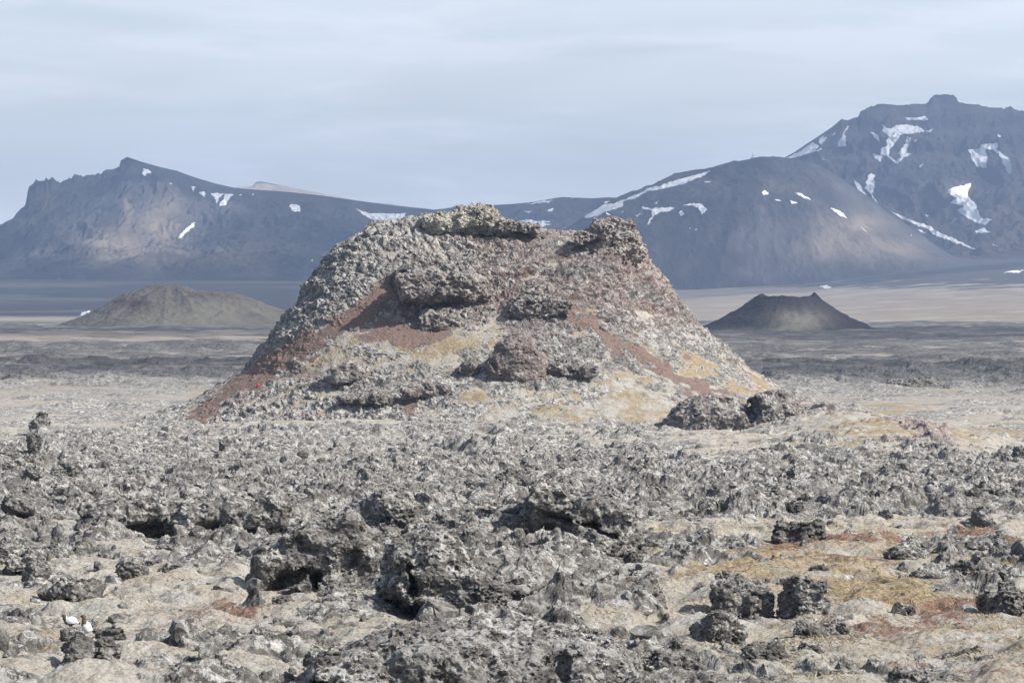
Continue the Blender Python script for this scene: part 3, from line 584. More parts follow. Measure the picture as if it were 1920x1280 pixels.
# ------------------------------------------------------------------ rocks (signed distance fields, meshed with surface nets)
def surface_nets(D, org, h):
    s = D < 0
    c = np.zeros(tuple(n-1 for n in D.shape), np.uint8)
    for a in (0, 1):
        for b in (0, 1):
            for e in (0, 1):
                c += s[a:D.shape[0]-1+a, b:D.shape[1]-1+b, e:D.shape[2]-1+e]
    act = (c > 0) & (c < 8)
    ii, jj, kk = np.nonzero(act)
    vid = np.full(act.shape, -1, np.int64); vid[ii, jj, kk] = np.arange(len(ii))
    P = np.zeros((len(ii), 3)); N = np.zeros(len(ii))
    corners = [(a, b, e) for a in (0, 1) for b in (0, 1) for e in (0, 1)]
    for p in corners:
        for ax in range(3):
            if p[ax]: continue
            q = list(p); q[ax] = 1
            d0 = D[ii+p[0], jj+p[1], kk+p[2]]; d1 = D[ii+q[0], jj+q[1], kk+q[2]]
            m = (d0 < 0) != (d1 < 0)
            t = np.where(m, d0/np.where(m, d0-d1, 1), 0)
            pt = np.repeat(np.array([p], float), len(ii), 0); pt[:, ax] += t
            P[m] += pt[m]; N[m] += 1
    P = (P/N[:, None] + np.stack([ii, jj, kk], 1))*h + org
    fs = []
    for ax in range(3):
        o = [a for a in range(3) if a != ax]
        sl0 = [slice(1, -1)]*3; sl1 = [slice(1, -1)]*3
        sl0[ax] = slice(0, -1); sl1[ax] = slice(1, None)
        a, b = s[tuple(sl0)], s[tuple(sl1)]
        e = np.nonzero(a != b); inside = a[e]
        base = [e[0].copy(), e[1].copy(), e[2].copy()]
        for k in o: base[k] = base[k]+1
        def cell(du, dv):
            q = [x.copy() for x in base]; q[o[0]] -= du; q[o[1]] -= dv; return vid[q[0], q[1], q[2]]
        quad = np.stack([cell(1, 1), cell(0, 1), cell(0, 0), cell(1, 0)], 1)
        flip = inside if ax != 1 else ~inside
        quad[~flip] = quad[~flip][:, ::-1]
        fs.append(quad)
    Fq = np.concatenate(fs); Fq = Fq[(Fq >= 0).all(1)]
    return P, Fq
def sdf(blobs, X, Y, Z, sm):
    """blobs: (kind, cx,cy,cz, rx,ry,rz, tilt in degrees about the view axis); kind e/b add, E/B carve"""
    d = None
    for bl in blobs:
        k, cx, cy, cz, rx, ry, rz = bl[:7]; tl = math.radians(bl[7]) if len(bl) > 7 else 0
        x = X-cx; y = Y-cy; z = Z-cz
        if tl: x, z = x*math.cos(tl)+z*math.sin(tl), -x*math.sin(tl)+z*math.cos(tl)
        if k in 'eE':
            k0 = np.sqrt((x/rx)**2+(y/ry)**2+(z/rz)**2); k1 = np.sqrt((x/rx**2)**2+(y/ry**2)**2+(z/rz**2)**2)+1e-9
            q = k0*(k0-1)/k1
        else:
            r = .25*min(rx, ry, rz)
            ax, ay, az = np.abs(x)-rx+r, np.abs(y)-ry+r, np.abs(z)-rz+r
            q = np.sqrt(np.maximum(ax, 0)**2+np.maximum(ay, 0)**2+np.maximum(az, 0)**2)+np.minimum(np.maximum(ax, np.maximum(ay, az)), 0)-r
        if d is None: d = q
        elif k in 'eb':
            h = np.clip(.5+.5*(d-q)/sm, 0, 1); d = d+(q-d)*h-sm*h*(1-h)
        else:
            d = np.maximum(d, -q)
    return d
def rock_mesh(name, blobs, hp, mpp, mat, seed, cell=1.9, rough=1.0, lump=.30, nmax=75):
    """blobs in photo pixels round the foot of the rock, hp its height in pixels, mpp metres per pixel"""
    add = [b for b in blobs if b[0] in 'eb']; pad = hp*.22+4
    ex = [max(b[4], b[6]) if len(b) > 7 else b[4] for b in add]; ez = [max(b[4], b[6]) if len(b) > 7 else b[6] for b in add]
    lo = np.array([min(b[1]-e for b, e in zip(add, ex)), min(b[2]-b[5] for b in add), max(min(b[3]-e for b, e in zip(add, ez)), -hp*.45)])-pad
    hi = np.array([max(b[1]+e for b, e in zip(add, ex)), max(b[2]+b[5] for b in add), max(b[3]+e for b, e in zip(add, ez))])+pad
    while np.prod((hi-lo)/cell) > 2.6e6: cell *= 1.12
    ax = [np.arange(lo[i], hi[i]+cell, cell, dtype=f4) for i in range(3)]
    X, Y, Z = np.meshgrid(*ax, indexing='ij')
    o = seed*37.3
    hn = min(hp, nmax); u = f4(1/hn)
    wv = hn*.16*lump/.3
    Xw = X+wv*pn(X*u+o, Y*u, Z*u, 2.2, seed); Yw = Y+wv*pn(X*u+o, Y*u, Z*u, 2.2, seed+1); Zw = Z+wv*.8*pn(X*u+o, Y*u, Z*u, 2.2, seed+2)
    d = sdf(blobs, Xw, Yw, Zw, hn*.10)
    near = np.abs(d) < hn*.34
    xs, ys, zs = X[near]*u+f4(o), Y[near]*u, Z[near]*u
    f1, f2, ci = wo(xs+.10*pn(xs, ys, zs, 5, seed+21), ys, zs*1.25, 3.6/(.6+.4*lump/.3), seed+3)
    g1, g2, cj = wo(xs+.05*pn(xs, ys, zs, 11, seed+22), ys, zs*1.2, 8.5, seed+4)
    dd = .15*(ci-.5)+.035*(1-ss(0, .10, f2-f1)) + .07*(cj-.5)+.015*(1-ss(0, .12, g2-g1))
    if hn/cell > 14:
        k1, k2, ck = wo(xs, ys, zs, 19, seed+5)
        dd = dd + .03*(ck-.5) + .06*(np.abs(pn(xs, ys, zs, 21, seed+9))-.2)
    dd = dd + .13*pn(xs, ys, zs, 2.0, seed+6) + .17*(np.abs(pn(xs, ys, zs*1.3, 4.2, seed+7))-.25) + .11*(np.abs(pn(xs, ys, zs*1.3, 10, seed+8))-.2) - .03
    d[near] += (hn*rough*.95*dd).astype(f4)
    for a_ in (0, -1):
        d[a_] = np.maximum(d[a_], .1); d[:, a_] = np.maximum(d[:, a_], .1); d[:, :, a_] = np.maximum(d[:, :, a_], .1)
    P, Fq = surface_nets(d, lo, cell)
    return raw_mesh(name, P*mpp, Fq, {}, mat)
def lump_blobs(w, h, seed, n=7, dep=.8):
    r = random.Random(seed)
    b = [('e', 0, 0, h*.30, w*.34, w*.34*dep, h*.5)]
    for i in range(n):
        x = r.uniform(-.36, .36)*w; rx = r.uniform(.10, .20)*w; top = h*r.uniform(.55, .98)*(1-.9*(x/w)**2*1.6)
        rz = h*r.uniform(.22, .42)
        b.append((r.choice('eeb'), x, r.uniform(-.3, .3)*w*dep, max(top-rz, 0), rx, rx*r.uniform(.7, 1.2), rz, r.uniform(-25, 25)))
    for i in range(max(1, n//4)):
        b.append(('E', r.uniform(-.35, .3)*w, -.36*w*dep, h*r.uniform(.12, .5), w*r.uniform(.06, .14), w*.14, h*r.uniform(.07, .16), r.uniform(-30, 30)))
    return b
def gz(x, y, w):
    v = [ground_at(x+dx*w, y+dy*w) for dx in (-.4, 0, .4) for dy in (-.3, 0, .3)]
    return sorted(v)[3]
def place(o, px, row, d, z=None, w=1.0):
    x = (px-960)*d/F
    o.location = (x, d, float(base_z(np.float64(x), np.float64(d)))-.03*w if z is None else z)
def rock(name, label, cat, px, row, w, h, mat=None, seed=1, blobs=None, d=None, rough=1.0, lump=.3, dep=.8, n=7, cell=1.9, z=None, group=None, nmax=75):
    if d is None: d = at_row(px, row)[1]
    o = rock_mesh(name, blobs or lump_blobs(w, h, seed, n, dep), h, d/F, mat or M_rock, seed, cell, rough, lump, nmax)
    place(o, px, row, d, z, w*d/F)
    return tag(o, label, cat, group)

# --- big foreground outcrops
rock('lava_outcrop', 'largest jagged lava outcrop, with a tilted top slab over dark hollows', 'lava outcrop', 1015, 1052, 340, 160, seed=11, blobs=[
    ('e', 110, 10, 42, 78, 90, 55), ('b', 75, 30, 108, 92, 80, 20, -17), ('e', -30, 70, 60, 140, 60, 48), ('e', -128, 10, 62, 42, 60, 20), ('e', 20, 30, 95, 50, 50, 45), ('e', 150, -20, 60, 30, 40, 30), ('e', -20, -10, 8, 140, 70, 14),
    ('E', -70, -35, 30, 98, 110, 31, 14), ('E', 5, -40, 50, 52, 80, 32, 30), ('E', 66, -60, 84, 82, 85, 11, -18), ('E', 35, -70, 12, 26, 70, 18), ('E', 110, -60, 10, 30, 60, 12)])
rock('lava_outcrop', 'long brown grey lava block with a deep dark undercut along its front', 'lava outcrop', 845, 1172, 250, 180, seed=12, blobs=[
    ('e', -45, 50, 112, 84, 80, 66), ('b', 25, 0, 70, 118, 70, 36, -16), ('e', 90, -20, 38, 42, 50, 38), ('e', -95, 20, 75, 35, 50, 40), ('e', 0, 60, 40, 110, 60, 50), ('e', -30, -30, 120, 40, 40, 40),
    ('E', -28, -55, 20, 104, 110, 30, -12), ('E', -108, -30, 36, 30, 70, 30), ('E', -70, -50, 90, 10, 50, 40, 10)])
rock('lava_outcrop', 'lava outcrop with a smooth tilted slate grey face and a dark hole below it', 'lava outcrop', 585, 1112, 240, 180, seed=13, blobs=[
    ('b', 32, 20, 92, 72, 60, 50, 18), ('e', -62, 10, 62, 56, 60, 42), ('e', 90, 40, 60, 45, 60, 60), ('e', -20, 10, 20, 110, 60, 26), ('e', 40, -20, 22, 40, 40, 30),
    ('E', -44, -50, 34, 56, 80, 19, 22), ('E', 14, -50, 24, 16, 70, 34, 10), ('E', 75, -50, 70, 14, 50, 30, -20)], rough=.8)
rock('lava_outcrop', 'spiky clinker cluster full of black holes left of the largest outcrop', 'lava outcrop', 725, 1018, 170, 110, seed=14, n=11, rough=1.25)
rock('lava_outcrop', 'broad pale lichen covered lava mound at the bottom edge of the view', 'lava outcrop', 890, 1300, 640, 170, M_mound, seed=15, blobs=[
    ('e', 20, 80, 40, 300, 220, 105), ('e', 190, -10, 50, 105, 110, 75), ('e', -215, -10, 30, 110, 110, 70), ('e', -40, -30, 70, 130, 100, 60), ('e', 90, 40, 95, 70, 70, 50), ('e', -120, 60, 95, 70, 70, 45),
    ('E', 165, -110, 80, 22, 50, 30, 20), ('E', -280, -60, 40, 40, 60, 25, 30), ('E', -60, -120, 40, 50, 40, 14)], lump=.25, rough=1.0, cell=2.0)
rock('lava_ledge', 'long low lava ledge roofing a row of black caves, left of the field', 'lava outcrop', 350, 1014, 400, 92, seed=16, blobs=[
    ('e', -130, 40, 46, 72, 80, 40), ('b', 0, 60, 66, 195, 70, 16, 1), ('e', 18, 10, 40, 52, 60, 40), ('e', 130, 40, 55, 85, 70, 27), ('e', 0, 90, 30, 200, 50, 40), ('e', -175, 0, 35, 26, 40, 26), ('e', 75, 0, 20, 22, 40, 20),
    ('E', -85, -40, 28, 74, 95, 25, 4), ('E', 118, -40, 20, 74, 95, 22, -6), ('E', 55, -40, 38, 26, 80, 18), ('E', 10, -40, 12, 30, 60, 12)])
rock('lava_ledge', 'small tilted lava slab over a dark slot near the left edge', 'lava outcrop', 58, 982, 90, 42, seed=17, blobs=[
    ('b', 0, 10, 30, 46, 40, 7, -22), ('e', -35, 20, 30, 20, 40, 18), ('e', 30, 20, 12, 30, 40, 12), ('e', 0, 40, 15, 50, 30, 22), ('E', 0, -30, 14, 30, 40, 9, -22)])
rock('lava_outcrop', 'low knobbly brownish lava hump right of the undercut block', 'lava outcrop', 1150, 1150, 205, 78, seed=18, mat=M_pinkrock, n=11, lump=.2)
# --- boulders on the mossy right side
rock('lava_boulder', 'wide knobbly grey boulder, left one of the pair standing on the pale moss', 'boulder', 1392, 1164, 130, 92, seed=21, n=10, lump=.22)
rock('lava_boulder', 'rounded lumpy grey boulder, right one of the pair standing on the pale moss', 'boulder', 1508, 1166, 118, 88, seed=22, n=9, lump=.22)
rock('lava_boulder', 'tall rugged grey boulder cut by the right edge above the bottom corner', 'boulder', 1882, 1164, 92, 78, seed=23, n=8)
rock('lava_boulder', 'dark blocky boulder above the red brown heath stripe', 'boulder', 1498, 1024, 100, 56, seed=24, mat=M_dark, n=6, lump=.18)
rock('lava_boulder', 'dark dome shaped lava boulder on the moss near the right edge', 'boulder', 1842, 958, 90, 58, seed=25, mat=M_dark, n=8)
rock('lava_boulder', 'small dark boulder half cut off by the right edge, beside the dark dome', 'boulder', 1912, 962, 44, 46, seed=26, mat=M_dark, n=5)
rock('lava_boulder', 'two humped grey boulder at the lower edge of the pale moss, below the boulder pair', 'boulder', 1335, 1202, 115, 62, seed=27, n=6)
rock('lava_boulder', 'low grey white lichened boulder below the right one of the pair', 'boulder', 1530, 1200, 110, 44, seed=28, n=6)
rock('lava_outcrop', 'dark rugged lava clump at the bottom edge, right of the pale mound', 'lava outcrop', 1268, 1290, 150, 92, seed=29, n=9)
rock('lava_boulder', 'grey boulder with a smooth sloping top, right of the bottom lava clump', 'boulder', 1425, 1248, 110, 56, seed=30, n=6, lump=.2)
rock('lava_boulder', 'flat grey rock sunk in reddish heath near the bottom right corner', 'boulder', 1820, 1246, 110, 36, seed=31, n=5)
rock('lava_boulder', 'broad low rock on the bottom edge at the right', 'boulder', 1745, 1292, 190, 46, seed=32, n=7)
rock('lava_boulder', 'small dark rock beside the rusty hollow in the moss', 'boulder', 1688, 1162, 46, 34, seed=33, mat=M_dark, n=5)
rock('lava_boulder', 'grey lumpy rock behind the rusty heath, right of the dark blocky boulder', 'boulder', 1700, 1052, 120, 40, seed=34, n=7)
rock('lava_boulder', 'rounded grey boulder on the right edge of the moss, below the dark dome', 'boulder', 1880, 1062, 86, 50, seed=35, n=6)
rock('lava_pinnacle', 'small pointed pale lava pinnacle in front of the dark dome', 'boulder', 1838, 1002, 60, 52, seed=36, blobs=[('e', 0, 0, 20, 20, 18, 32), ('e', -22, 0, 8, 16, 16, 16), ('e', 20, 5, 8, 18, 16, 14), ('e', 4, 0, 42, 7, 8, 14)])
rock('lava_boulder', 'low dark rock group in the moss at mid right', 'boulder', 1770, 1098, 130, 36, seed=37, n=8)
rock('lava_boulder', 'dark craggy rock with a hollow among the grey band at mid right', 'boulder', 1428, 962, 74, 62, seed=38, n=6)
rock('lava_boulder', 'upright grey block in the grey band below the cone foot', 'boulder', 1600, 930, 60, 40, seed=39, n=5)
rock('lava_boulder', 'grey lichened boulder by the yellow moss, below the cone foot on the right', 'boulder', 1885, 876, 62, 28, seed=40, n=5)
# --- mossy left foreground
SPLIT = rock('lava_boulder', 'upright split boulder with orange lichen below the two white grouse', 'boulder', 168, 1276, 105, 92, seed=41, blobs=[
    ('e', -18, 0, 38, 34, 36, 48, -12), ('e', 30, 0, 42, 22, 26, 38, -10), ('e', 0, 20, 20, 52, 34, 30), ('e', -24, 10, 66, 22, 24, 24), ('E', 12, -30, 30, 6, 30, 34, -8)], rough=.8)
rock('lava_boulder', 'small smooth dark angular boulder lying on the pale moss', 'boulder', 346, 1192, 52, 38, seed=42, mat=M_dark, blobs=[('b', 0, 0, 14, 20, 20, 15, 12), ('e', -8, 0, 12, 18, 18, 20), ('b', 12, 4, 8, 16, 16, 10, -20)], rough=.5, lump=.15)
rock('lava_boulder', 'low rock with a dark hole in the moss near the bottom left', 'boulder', 398, 1248, 76, 44, seed=43, blobs=[('e', -10, 10, 14, 34, 30, 26), ('b', 14, 6, 18, 26, 24, 10, -24), ('E', -16, -26, 14, 14, 26, 11)])
rock('lava_boulder', 'knobbly rock with small holes in the moss, right of the angular dark boulder', 'boulder', 640, 1148, 84, 64, seed=44, n=7)
rock('lava_boulder', 'dark pitted rock at the far left of the mossy hollow', 'boulder', 45, 1082, 100, 60, seed=45, n=8)
rock('lava_boulder', 'tall grey rock standing in the moss under the cave ledge', 'boulder', 248, 1100, 64, 58, seed=46, n=6)
rock('lava_boulder', 'grey rock with a notch in the moss, below the middle of the cave ledge', 'boulder', 338, 1090, 90, 50, seed=47, n=7)
rock('lava_boulder', 'small low grey rock alone on the moss between ledge and tilted outcrop', 'boulder', 392, 1112, 50, 24, seed=48, n=4)
rock('lava_boulder', 'jagged grey rock in the moss at the left, below the tilted slab', 'boulder', 130, 1132, 120, 62, seed=49, n=8)
rock('lava_outcrop', 'black shadowed clump on the bottom edge left of the pale mound', 'lava outcrop', 612, 1290, 110, 80, seed=50, n=7)
rock('lava_pinnacle', 'dark upright lava stack on the skyline of the field at far left', 'lava outcrop', 76, 822, 42, 46, seed=51, blobs=[('e', -2, 0, 16, 15, 14, 26), ('e', 6, 0, 30, 10, 10, 14), ('e', 14, 0, 8, 14, 14, 12), ('e', -8, 0, 26, 9, 10, 16)], cell=1.5)
rock('lava_outcrop', 'low grey lava knoll far out on the plain to the right', 'lava outcrop', 1706, 730, 150, 30, M_dark, seed=52, cell=1.5, n=8, blobs=[('e', 0, 0, 2, 78, 60, 20), ('e', -24, 0, 10, 34, 30, 12), ('e', 26, 0, 14, 24, 28, 10)])
# --- lava crags that stick out of the cone
CXp = (960+F*CONE[0]/CONE[1]); CRp = HZ-F*CONE[2]/CONE[1]
def cone_at(px, row, r=3.0):
    m = (np.abs(CXp-px) < r) & (np.abs(CRp-row) < r)
    if not m.any(): return cone_at(px, row, r*2)
    return float(np.percentile(CONE[1][m], 5))
def crag(name, label, cat, px, row, w, h, mat, seed, blobs=None, back=0.0, drow=None, **kw):
    kw.setdefault('lump', .2); kw.setdefault('rough', 1.15); kw.setdefault('nmax', 48)
    d = cone_at(px, drow or row)+back
    z = -(row-HZ)*d/F
    return rock(name, label, cat, px, row, w, h, mat, seed, blobs, d=d, z=z, **kw)
crag('spatter_crag', 'big overhanging crag with a black cave at its left end, halfway up the cone', 'lava outcrop', 850, 640, 200, 140, M_crag, 61, back=.9, blobs=[
    ('e', -46, 0, 100, 58, 60, 34), ('e', 14, 20, 96, 60, 50, 30), ('b', -30, -4, 104, 68, 54, 20, 3), ('e', -20, 0, 34, 66, 60, 40), ('e', 50, 26, 28, 62, 50, 30), ('e', -138, 40, 52, 24, 30, 16, 40),
    ('e', -72, 46, 54, 48, 36, 52), ('E', -88, -30, 34, 34, 62, 44, -10), ('E', -14, -50, 68, 66, 50, 10, 5), ('E', 46, -40, 16, 26, 40, 14)], drow=585, cell=1.4)
crag('spatter_crag', 'grey crag on the right of the red patch, level with the overhanging crag', 'lava outcrop', 1008, 604, 110, 54, M_crag, 73, back=2.0, blobs=[('e', -6, 18, 26, 42, 40, 26), ('b', 24, 20, 20, 32, 36, 20, -12), ('e', -36, 24, 18, 26, 36, 18), ('E', 22, -24, 8, 26, 30, 9, 12), ('E', -10, -30, 34, 26, 30, 4, 10)], cell=1.3)
crag('lava_boulder', 'black shadowed boulder perched on the left shoulder of the cone, above the big crag', 'boulder', 756, 532, 40, 40, M_dark, 62, None, cell=1.2)
crag('lava_boulder', 'smooth grey cracked boulder on the brown slope, lower left of the cone', 'boulder', 648, 718, 58, 42, M_crag, 63, [('b', 0, 8, 18, 24, 22, 17, 8), ('e', 8, 6, 18, 24, 20, 20), ('e', -14, 6, 10, 16, 18, 14)], rough=.45, lump=.15, cell=1.2)
crag('lava_outcrop', 'red and grey weathered lava knob in the middle of the front slope', 'lava outcrop', 968, 718, 112, 96, M_redrock, 64, back=1.5, blobs=[('e', 0, 15, 42, 44, 36, 48), ('e', -36, 8, 30, 20, 24, 28), ('e', 30, 12, 28, 30, 28, 34), ('e', 10, 8, 14, 46, 26, 22), ('E', -42, -20, 36, 9, 20, 18)], rough=.6, cell=1.3)
crag('lava_outcrop', 'low grey rock rib on the lower front slope, left of the red knob', 'lava outcrop', 800, 742, 92, 28, M_crag, 65, None, back=.7, cell=1.3, rough=1.1)
crag('lava_outcrop', 'row of small grey blocks at the foot of the brown slope, below the cracked boulder', 'lava outcrop', 690, 756, 110, 24, M_crag, 66, None, back=.7, cell=1.3, n=9)
crag('lava_outcrop', 'purple grey rock cluster just below the red knob', 'lava outcrop', 1075, 705, 100, 32, M_crag, 67, None, back=1.4, cell=1.3, n=9)
crag('lava_boulder', 'small reddish grey rock left of the red knob on the moss slope', 'boulder', 880, 700, 48, 26, M_redrock, 68, None, cell=1.2, n=5)
crag('summit_crag', 'pale yellow lichened crag on the summit of the cone', 'lava outcrop', 872, 436, 150, 50, M_pale, 69, [('e', 15, 20, 24, 52, 40, 26), ('e', -40, 20, 16, 48, 36, 20), ('e', 30, 10, 32, 30, 30, 15), ('e', 50, 18, 14, 22, 26, 18), ('E', 25, -22, 8, 30, 22, 7, 4)], back=1.0, drow=442, cell=1.2)
crag('summit_ledge', 'thin dark ledge jutting right from the pale summit crag', 'lava outcrop', 966, 452, 84, 40, M_crag, 70, [('b', 4, 10, 26, 36, 26, 7, -10), ('e', -20, 14, 22, 26, 26, 13), ('e', 20, 20, 8, 30, 20, 10), ('e', -10, 24, 6, 36, 20, 16), ('E', 14, -14, 12, 24, 22, 6, -6)], back=1.0, drow=448, cell=1.2)
crag('summit_crag', 'reddish rock knob at the right end of the cone rim', 'lava outcrop', 1142, 480, 122, 78, M_knob, 71, [('e', 6, 26, 30, 44, 40, 36), ('e', -8, 24, 52, 26, 30, 16), ('b', 24, 24, 44, 22, 26, 17, 10), ('b', -46, 20, 34, 14, 22, 9, 12), ('e', 10, 24, 8, 60, 34, 26), ('E', -36, -8, 26, 22, 24, 4), ('E', 20, -12, 30, 16, 24, 3)], back=.9, drow=470, cell=1.2)
crag('lava_outcrop', 'large grey outcrop with a deep black hole by the right foot of the cone', 'lava outcrop', 1388, 868, 300, 134, M_crag, 72, [
    ('e', -52, 40, 62, 88, 60, 62), ('e', 68, 36, 74, 60, 58, 60), ('e', 0, 20, 28, 146, 60, 38), ('e', -115, 20, 26, 34, 40, 34), ('e', 110, 24, 40, 36, 44, 44), ('b', 2, 14, 60, 30, 40, 34, 20), ('e', 40, 20, 112, 22, 40, 18),
    ('E', 24, -4, 100, 19, 60, 30, -8), ('E', -14, -30, 40, 15, 40, 15), ('E', 62, -30, 52, 9, 30, 16, 20), ('E', -80, -40, 34, 14, 24, 10)], drow=830, cell=1.5, rough=.9)

# --- loose lava blocks, each an object; look-alikes share one label
protos = []
for k in range(9):
    r = random.Random(700+k)
    o = rock_mesh('lava_block', lump_blobs(40*r.uniform(.8, 1.3), 30*r.uniform(.8, 1.3), 700+k, r.choice((4, 5, 6)), r.uniform(.7, 1.1)), 30, 1/40, M_rock if k % 3 else M_dark, 700+k, 1.3, 1.1, .3)
    protos.append(o)
rb = random.Random(77); npl = 0; tries = 0
while npl < 230 and tries < 20000:
    tries += 1
    d = 56*math.exp(rb.random()**.8*math.log(270/56)); u = rb.uniform(-.185, .185)
    px = 960+F*u; x = u*d
    i = min(np.searchsorted(YS, d), len(YS)-1); j = min(np.searchsorted(US, u), len(US)-1)
    moss = GMOSS[i, j]
    if moss > .5 and rb.random() < .72: continue
    if ((x-CX)**2+(d-CY)**2) < 46**2: continue
    o = protos[npl] if npl < len(protos) else rb.choice(protos).copy()
    if npl >= len(protos): C.objects.link(o)
    s = rb.choice((.35, .45, .5, .6, .8, 1.0, 1.25))*(1.15 if d > 130 else .8)
    o.scale = (s*rb.uniform(.85, 1.3), s*rb.uniform(.8, 1.2), s*rb.uniform(.7, 1.15)); o.rotation_euler = (rb.uniform(-.15, .15), rb.uniform(-.15, .15), rb.uniform(0, 6.28))
    o.location = (x, d, float(GZm[i, j])-.12*s)
    tag(o, 'loose jagged grey lava block lying in the lava field in front of the cone', 'lava block', 'loose lava blocks scattered over the field')
    npl += 1

# --- clinker rubble too small and too many to count
def rubble():
    rg = np.random.RandomState(9); shapes = []
    for k in range(8):
        bm = bmesh.new(); bmesh.ops.create_icosphere(bm, subdivisions=2, radius=1)
        v = np.array([p.co[:] for p in bm.verts]); f = np.array([[q.index for q in p.verts] for p in bm.faces]); bm.free()
        for c in range(7):     # chop flat facets
            n = rg.normal(size=3); n /= np.linalg.norm(n); h = rg.uniform(.35, .75); dd = v@n-h; v = v-np.outer(np.maximum(dd, 0), n)
        v *= 1+.35*(pn(v[:, 0].astype(f4)+k*9, v[:, 1].astype(f4), v[:, 2].astype(f4), 1.7, 900+k))[:, None]
        v *= rg.uniform(.7, 1.3, 3); shapes.append((v, f))
    N = 17000
    d = 50*np.exp(rg.rand(N)**.75*math.log(300/50)); u = rg.uniform(-.21, .21, N); x = u*d
    i = np.clip(np.searchsorted(YS, d), 1, len(YS)-1); j = np.clip(np.searchsorted(US, u), 1, len(US)-1)
    moss = GMOSS[i, j]; z = GZm[i, j]
    cl = pn(x.astype(f4), d.astype(f4), None, .4, 950)
    keep = (rg.rand(N) < np.where(moss > .5, .05+.25*np.clip(cl, 0, 1), .5)) & ((x-CX)**2+(d-CY)**2 > 44**2)
    x, d, z = x[keep], d[keep], z[keep]; n = len(x)
    sz = np.exp(rg.normal(-2.5, .62, n))*(1+.5*ss(90, 200, d)); sz = np.minimum(sz, .5)*np.where(GMOSS[np.clip(np.searchsorted(YS, d), 1, len(YS)-1), np.clip(np.searchsorted(US, x/d), 1, len(US)-1)] > .5, .6, 1)
    co = []; fa = []; base = 0
    for k in range(n):
        v, f = shapes[rg.randint(8)]; a = rg.rand()*6.28; ca, sa = math.cos(a), math.sin(a); q = sz[k]
        tilt = rg.normal(0, .5); ct, st = math.cos(tilt), math.sin(tilt)
        X_, Z_ = v[:, 0]*ct-v[:, 2]*st, v[:, 0]*st+v[:, 2]*ct
        co.append(np.stack([(X_*ca-v[:, 1]*sa)*q+x[k], (X_*sa+v[:, 1]*ca)*q+d[k], Z_*q+z[k]+q*.1], 1)); fa.append(f+base); base += len(v)
    o = raw_mesh('lava_rubble', np.concatenate(co), np.concatenate(fa), {}, M_rock)
    tag(o, 'small grey clinker rubble strewn over the lava and moss', None, None, 'stuff')
rubble()

# ------------------------------------------------------------------ birds, marker, mast, grass
def flat_mat(name, col, rough=.8, var=.25, sc_=30):
    m = bpy.data.materials.new(name); t = NT(m)
    P = t.n('ShaderNodeTexCoord').outputs['Object']
    c = t.mix(t.step(t.noise(P, sc_, 5, .7), .35, .65), tuple(x*(1-var) for x in col), tuple(min(x*(1+var*.4), 1) for x in col))
    surf_out(t, c, rough, None); return m
def body_mesh(name, blobs, cell, mats, pick):
    add = [b for b in blobs]
    lo = np.array([min(b[1]-max(b[4], b[6]) for b in add), min(b[2]-b[5] for b in add), min(b[3]-max(b[4], b[6]) for b in add)])-3*cell
    hi = np.array([max(b[1]+max(b[4], b[6]) for b in add), max(b[2]+b[5] for b in add), max(b[3]+max(b[4], b[6]) for b in add)])+3*cell
    X, Y, Z = np.meshgrid(*[np.arange(lo[i], hi[i]+cell, cell, dtype=f4) for i in range(3)], indexing='ij')
    d = sdf(add, X, Y, Z, .02*(hi[2]-lo[2])*2)
    P, Fq = surface_nets(d.astype(f4), lo, cell)
    o = raw_mesh(name, P, Fq, None, None, True)
    for m in mats: o.data.materials.append(m)
    c = P[Fq].mean(1); o.data.polygons.foreach_set('material_index', pick(c).astype(np.int32))
    return o
W_ = flat_mat('white_plumage', (.66, .66, .645), .9, .08); B_ = flat_mat('brown_plumage', (.115, .085, .062), .9, .5, 60); K_ = flat_mat('black_feather', (.015, .014, .014)); G_ = flat_mat('grey_wing', (.38, .40, .43)); Y_ = flat_mat('yellow_bill', (.55, .33, .05))
def grouse(label, px, d, zoff, sc_, upright):
    if upright:   # neck stretched up, seen turned to the left
        bl = [('e', 0, 0, .155, .085, .075, .105, 28), ('e', .02, 0, .11, .07, .065, .07), ('e', -.045, 0, .27, .034, .034, .085, -14), ('e', -.062, 0, .335, .033, .029, .032), ('e', -.095, 0, .332, .016, .009, .008), ('e', .085, 0, .10, .06, .03, .022, -35), ('e', -.01, -.02, .03, .014, .016, .045), ('e', -.01, .02, .03, .014, .016, .045)]
        def pick(c):
            k = np.zeros(len(c)); k[(c[:, 2] > .205) & (c[:, 0] < .01)] = 1; k[(c[:, 2] > .175) & (c[:, 0] < -.045)] = 1; k[c[:, 0] < -.094] = 2; k[(c[:, 0] > .105)] = 2; return k
    else:         # crouched, back humped, head low to the left
        bl = [('e', .01, 0, .125, .115, .08, .082, 6), ('e', -.06, 0, .12, .06, .06, .06), ('e', -.105, 0, .185, .034, .033, .055, -30), ('e', -.125, 0, .222, .034, .029, .031), ('e', -.158, 0, .216, .016, .009, .008), ('e', .13, 0, .09, .06, .03, .02, -18), ('e', -.01, -.025, .03, .014, .016, .045), ('e', .02, .025, .03, .014, .016, .045)]
        def pick(c):
            k = np.zeros(len(c)); k[(c[:, 0] < -.075)] = 1; k[(c[:, 0] < -.05) & (c[:, 2] < .11)] = 1; k[(c[:, 2] < .075)] = 2; k[c[:, 0] < -.158] = 2; k[c[:, 0] > .155] = 2; return k
    o = body_mesh('grouse', bl, .0065, [W_, B_, K_], pick)
    x = (px-960)*d/F; o.scale = (sc_,)*3; o.location = (x, d, zoff)
    tag(o, label, 'bird')
D1 = 65.5
def zrow(row, d): return -(row-HZ)*d/F
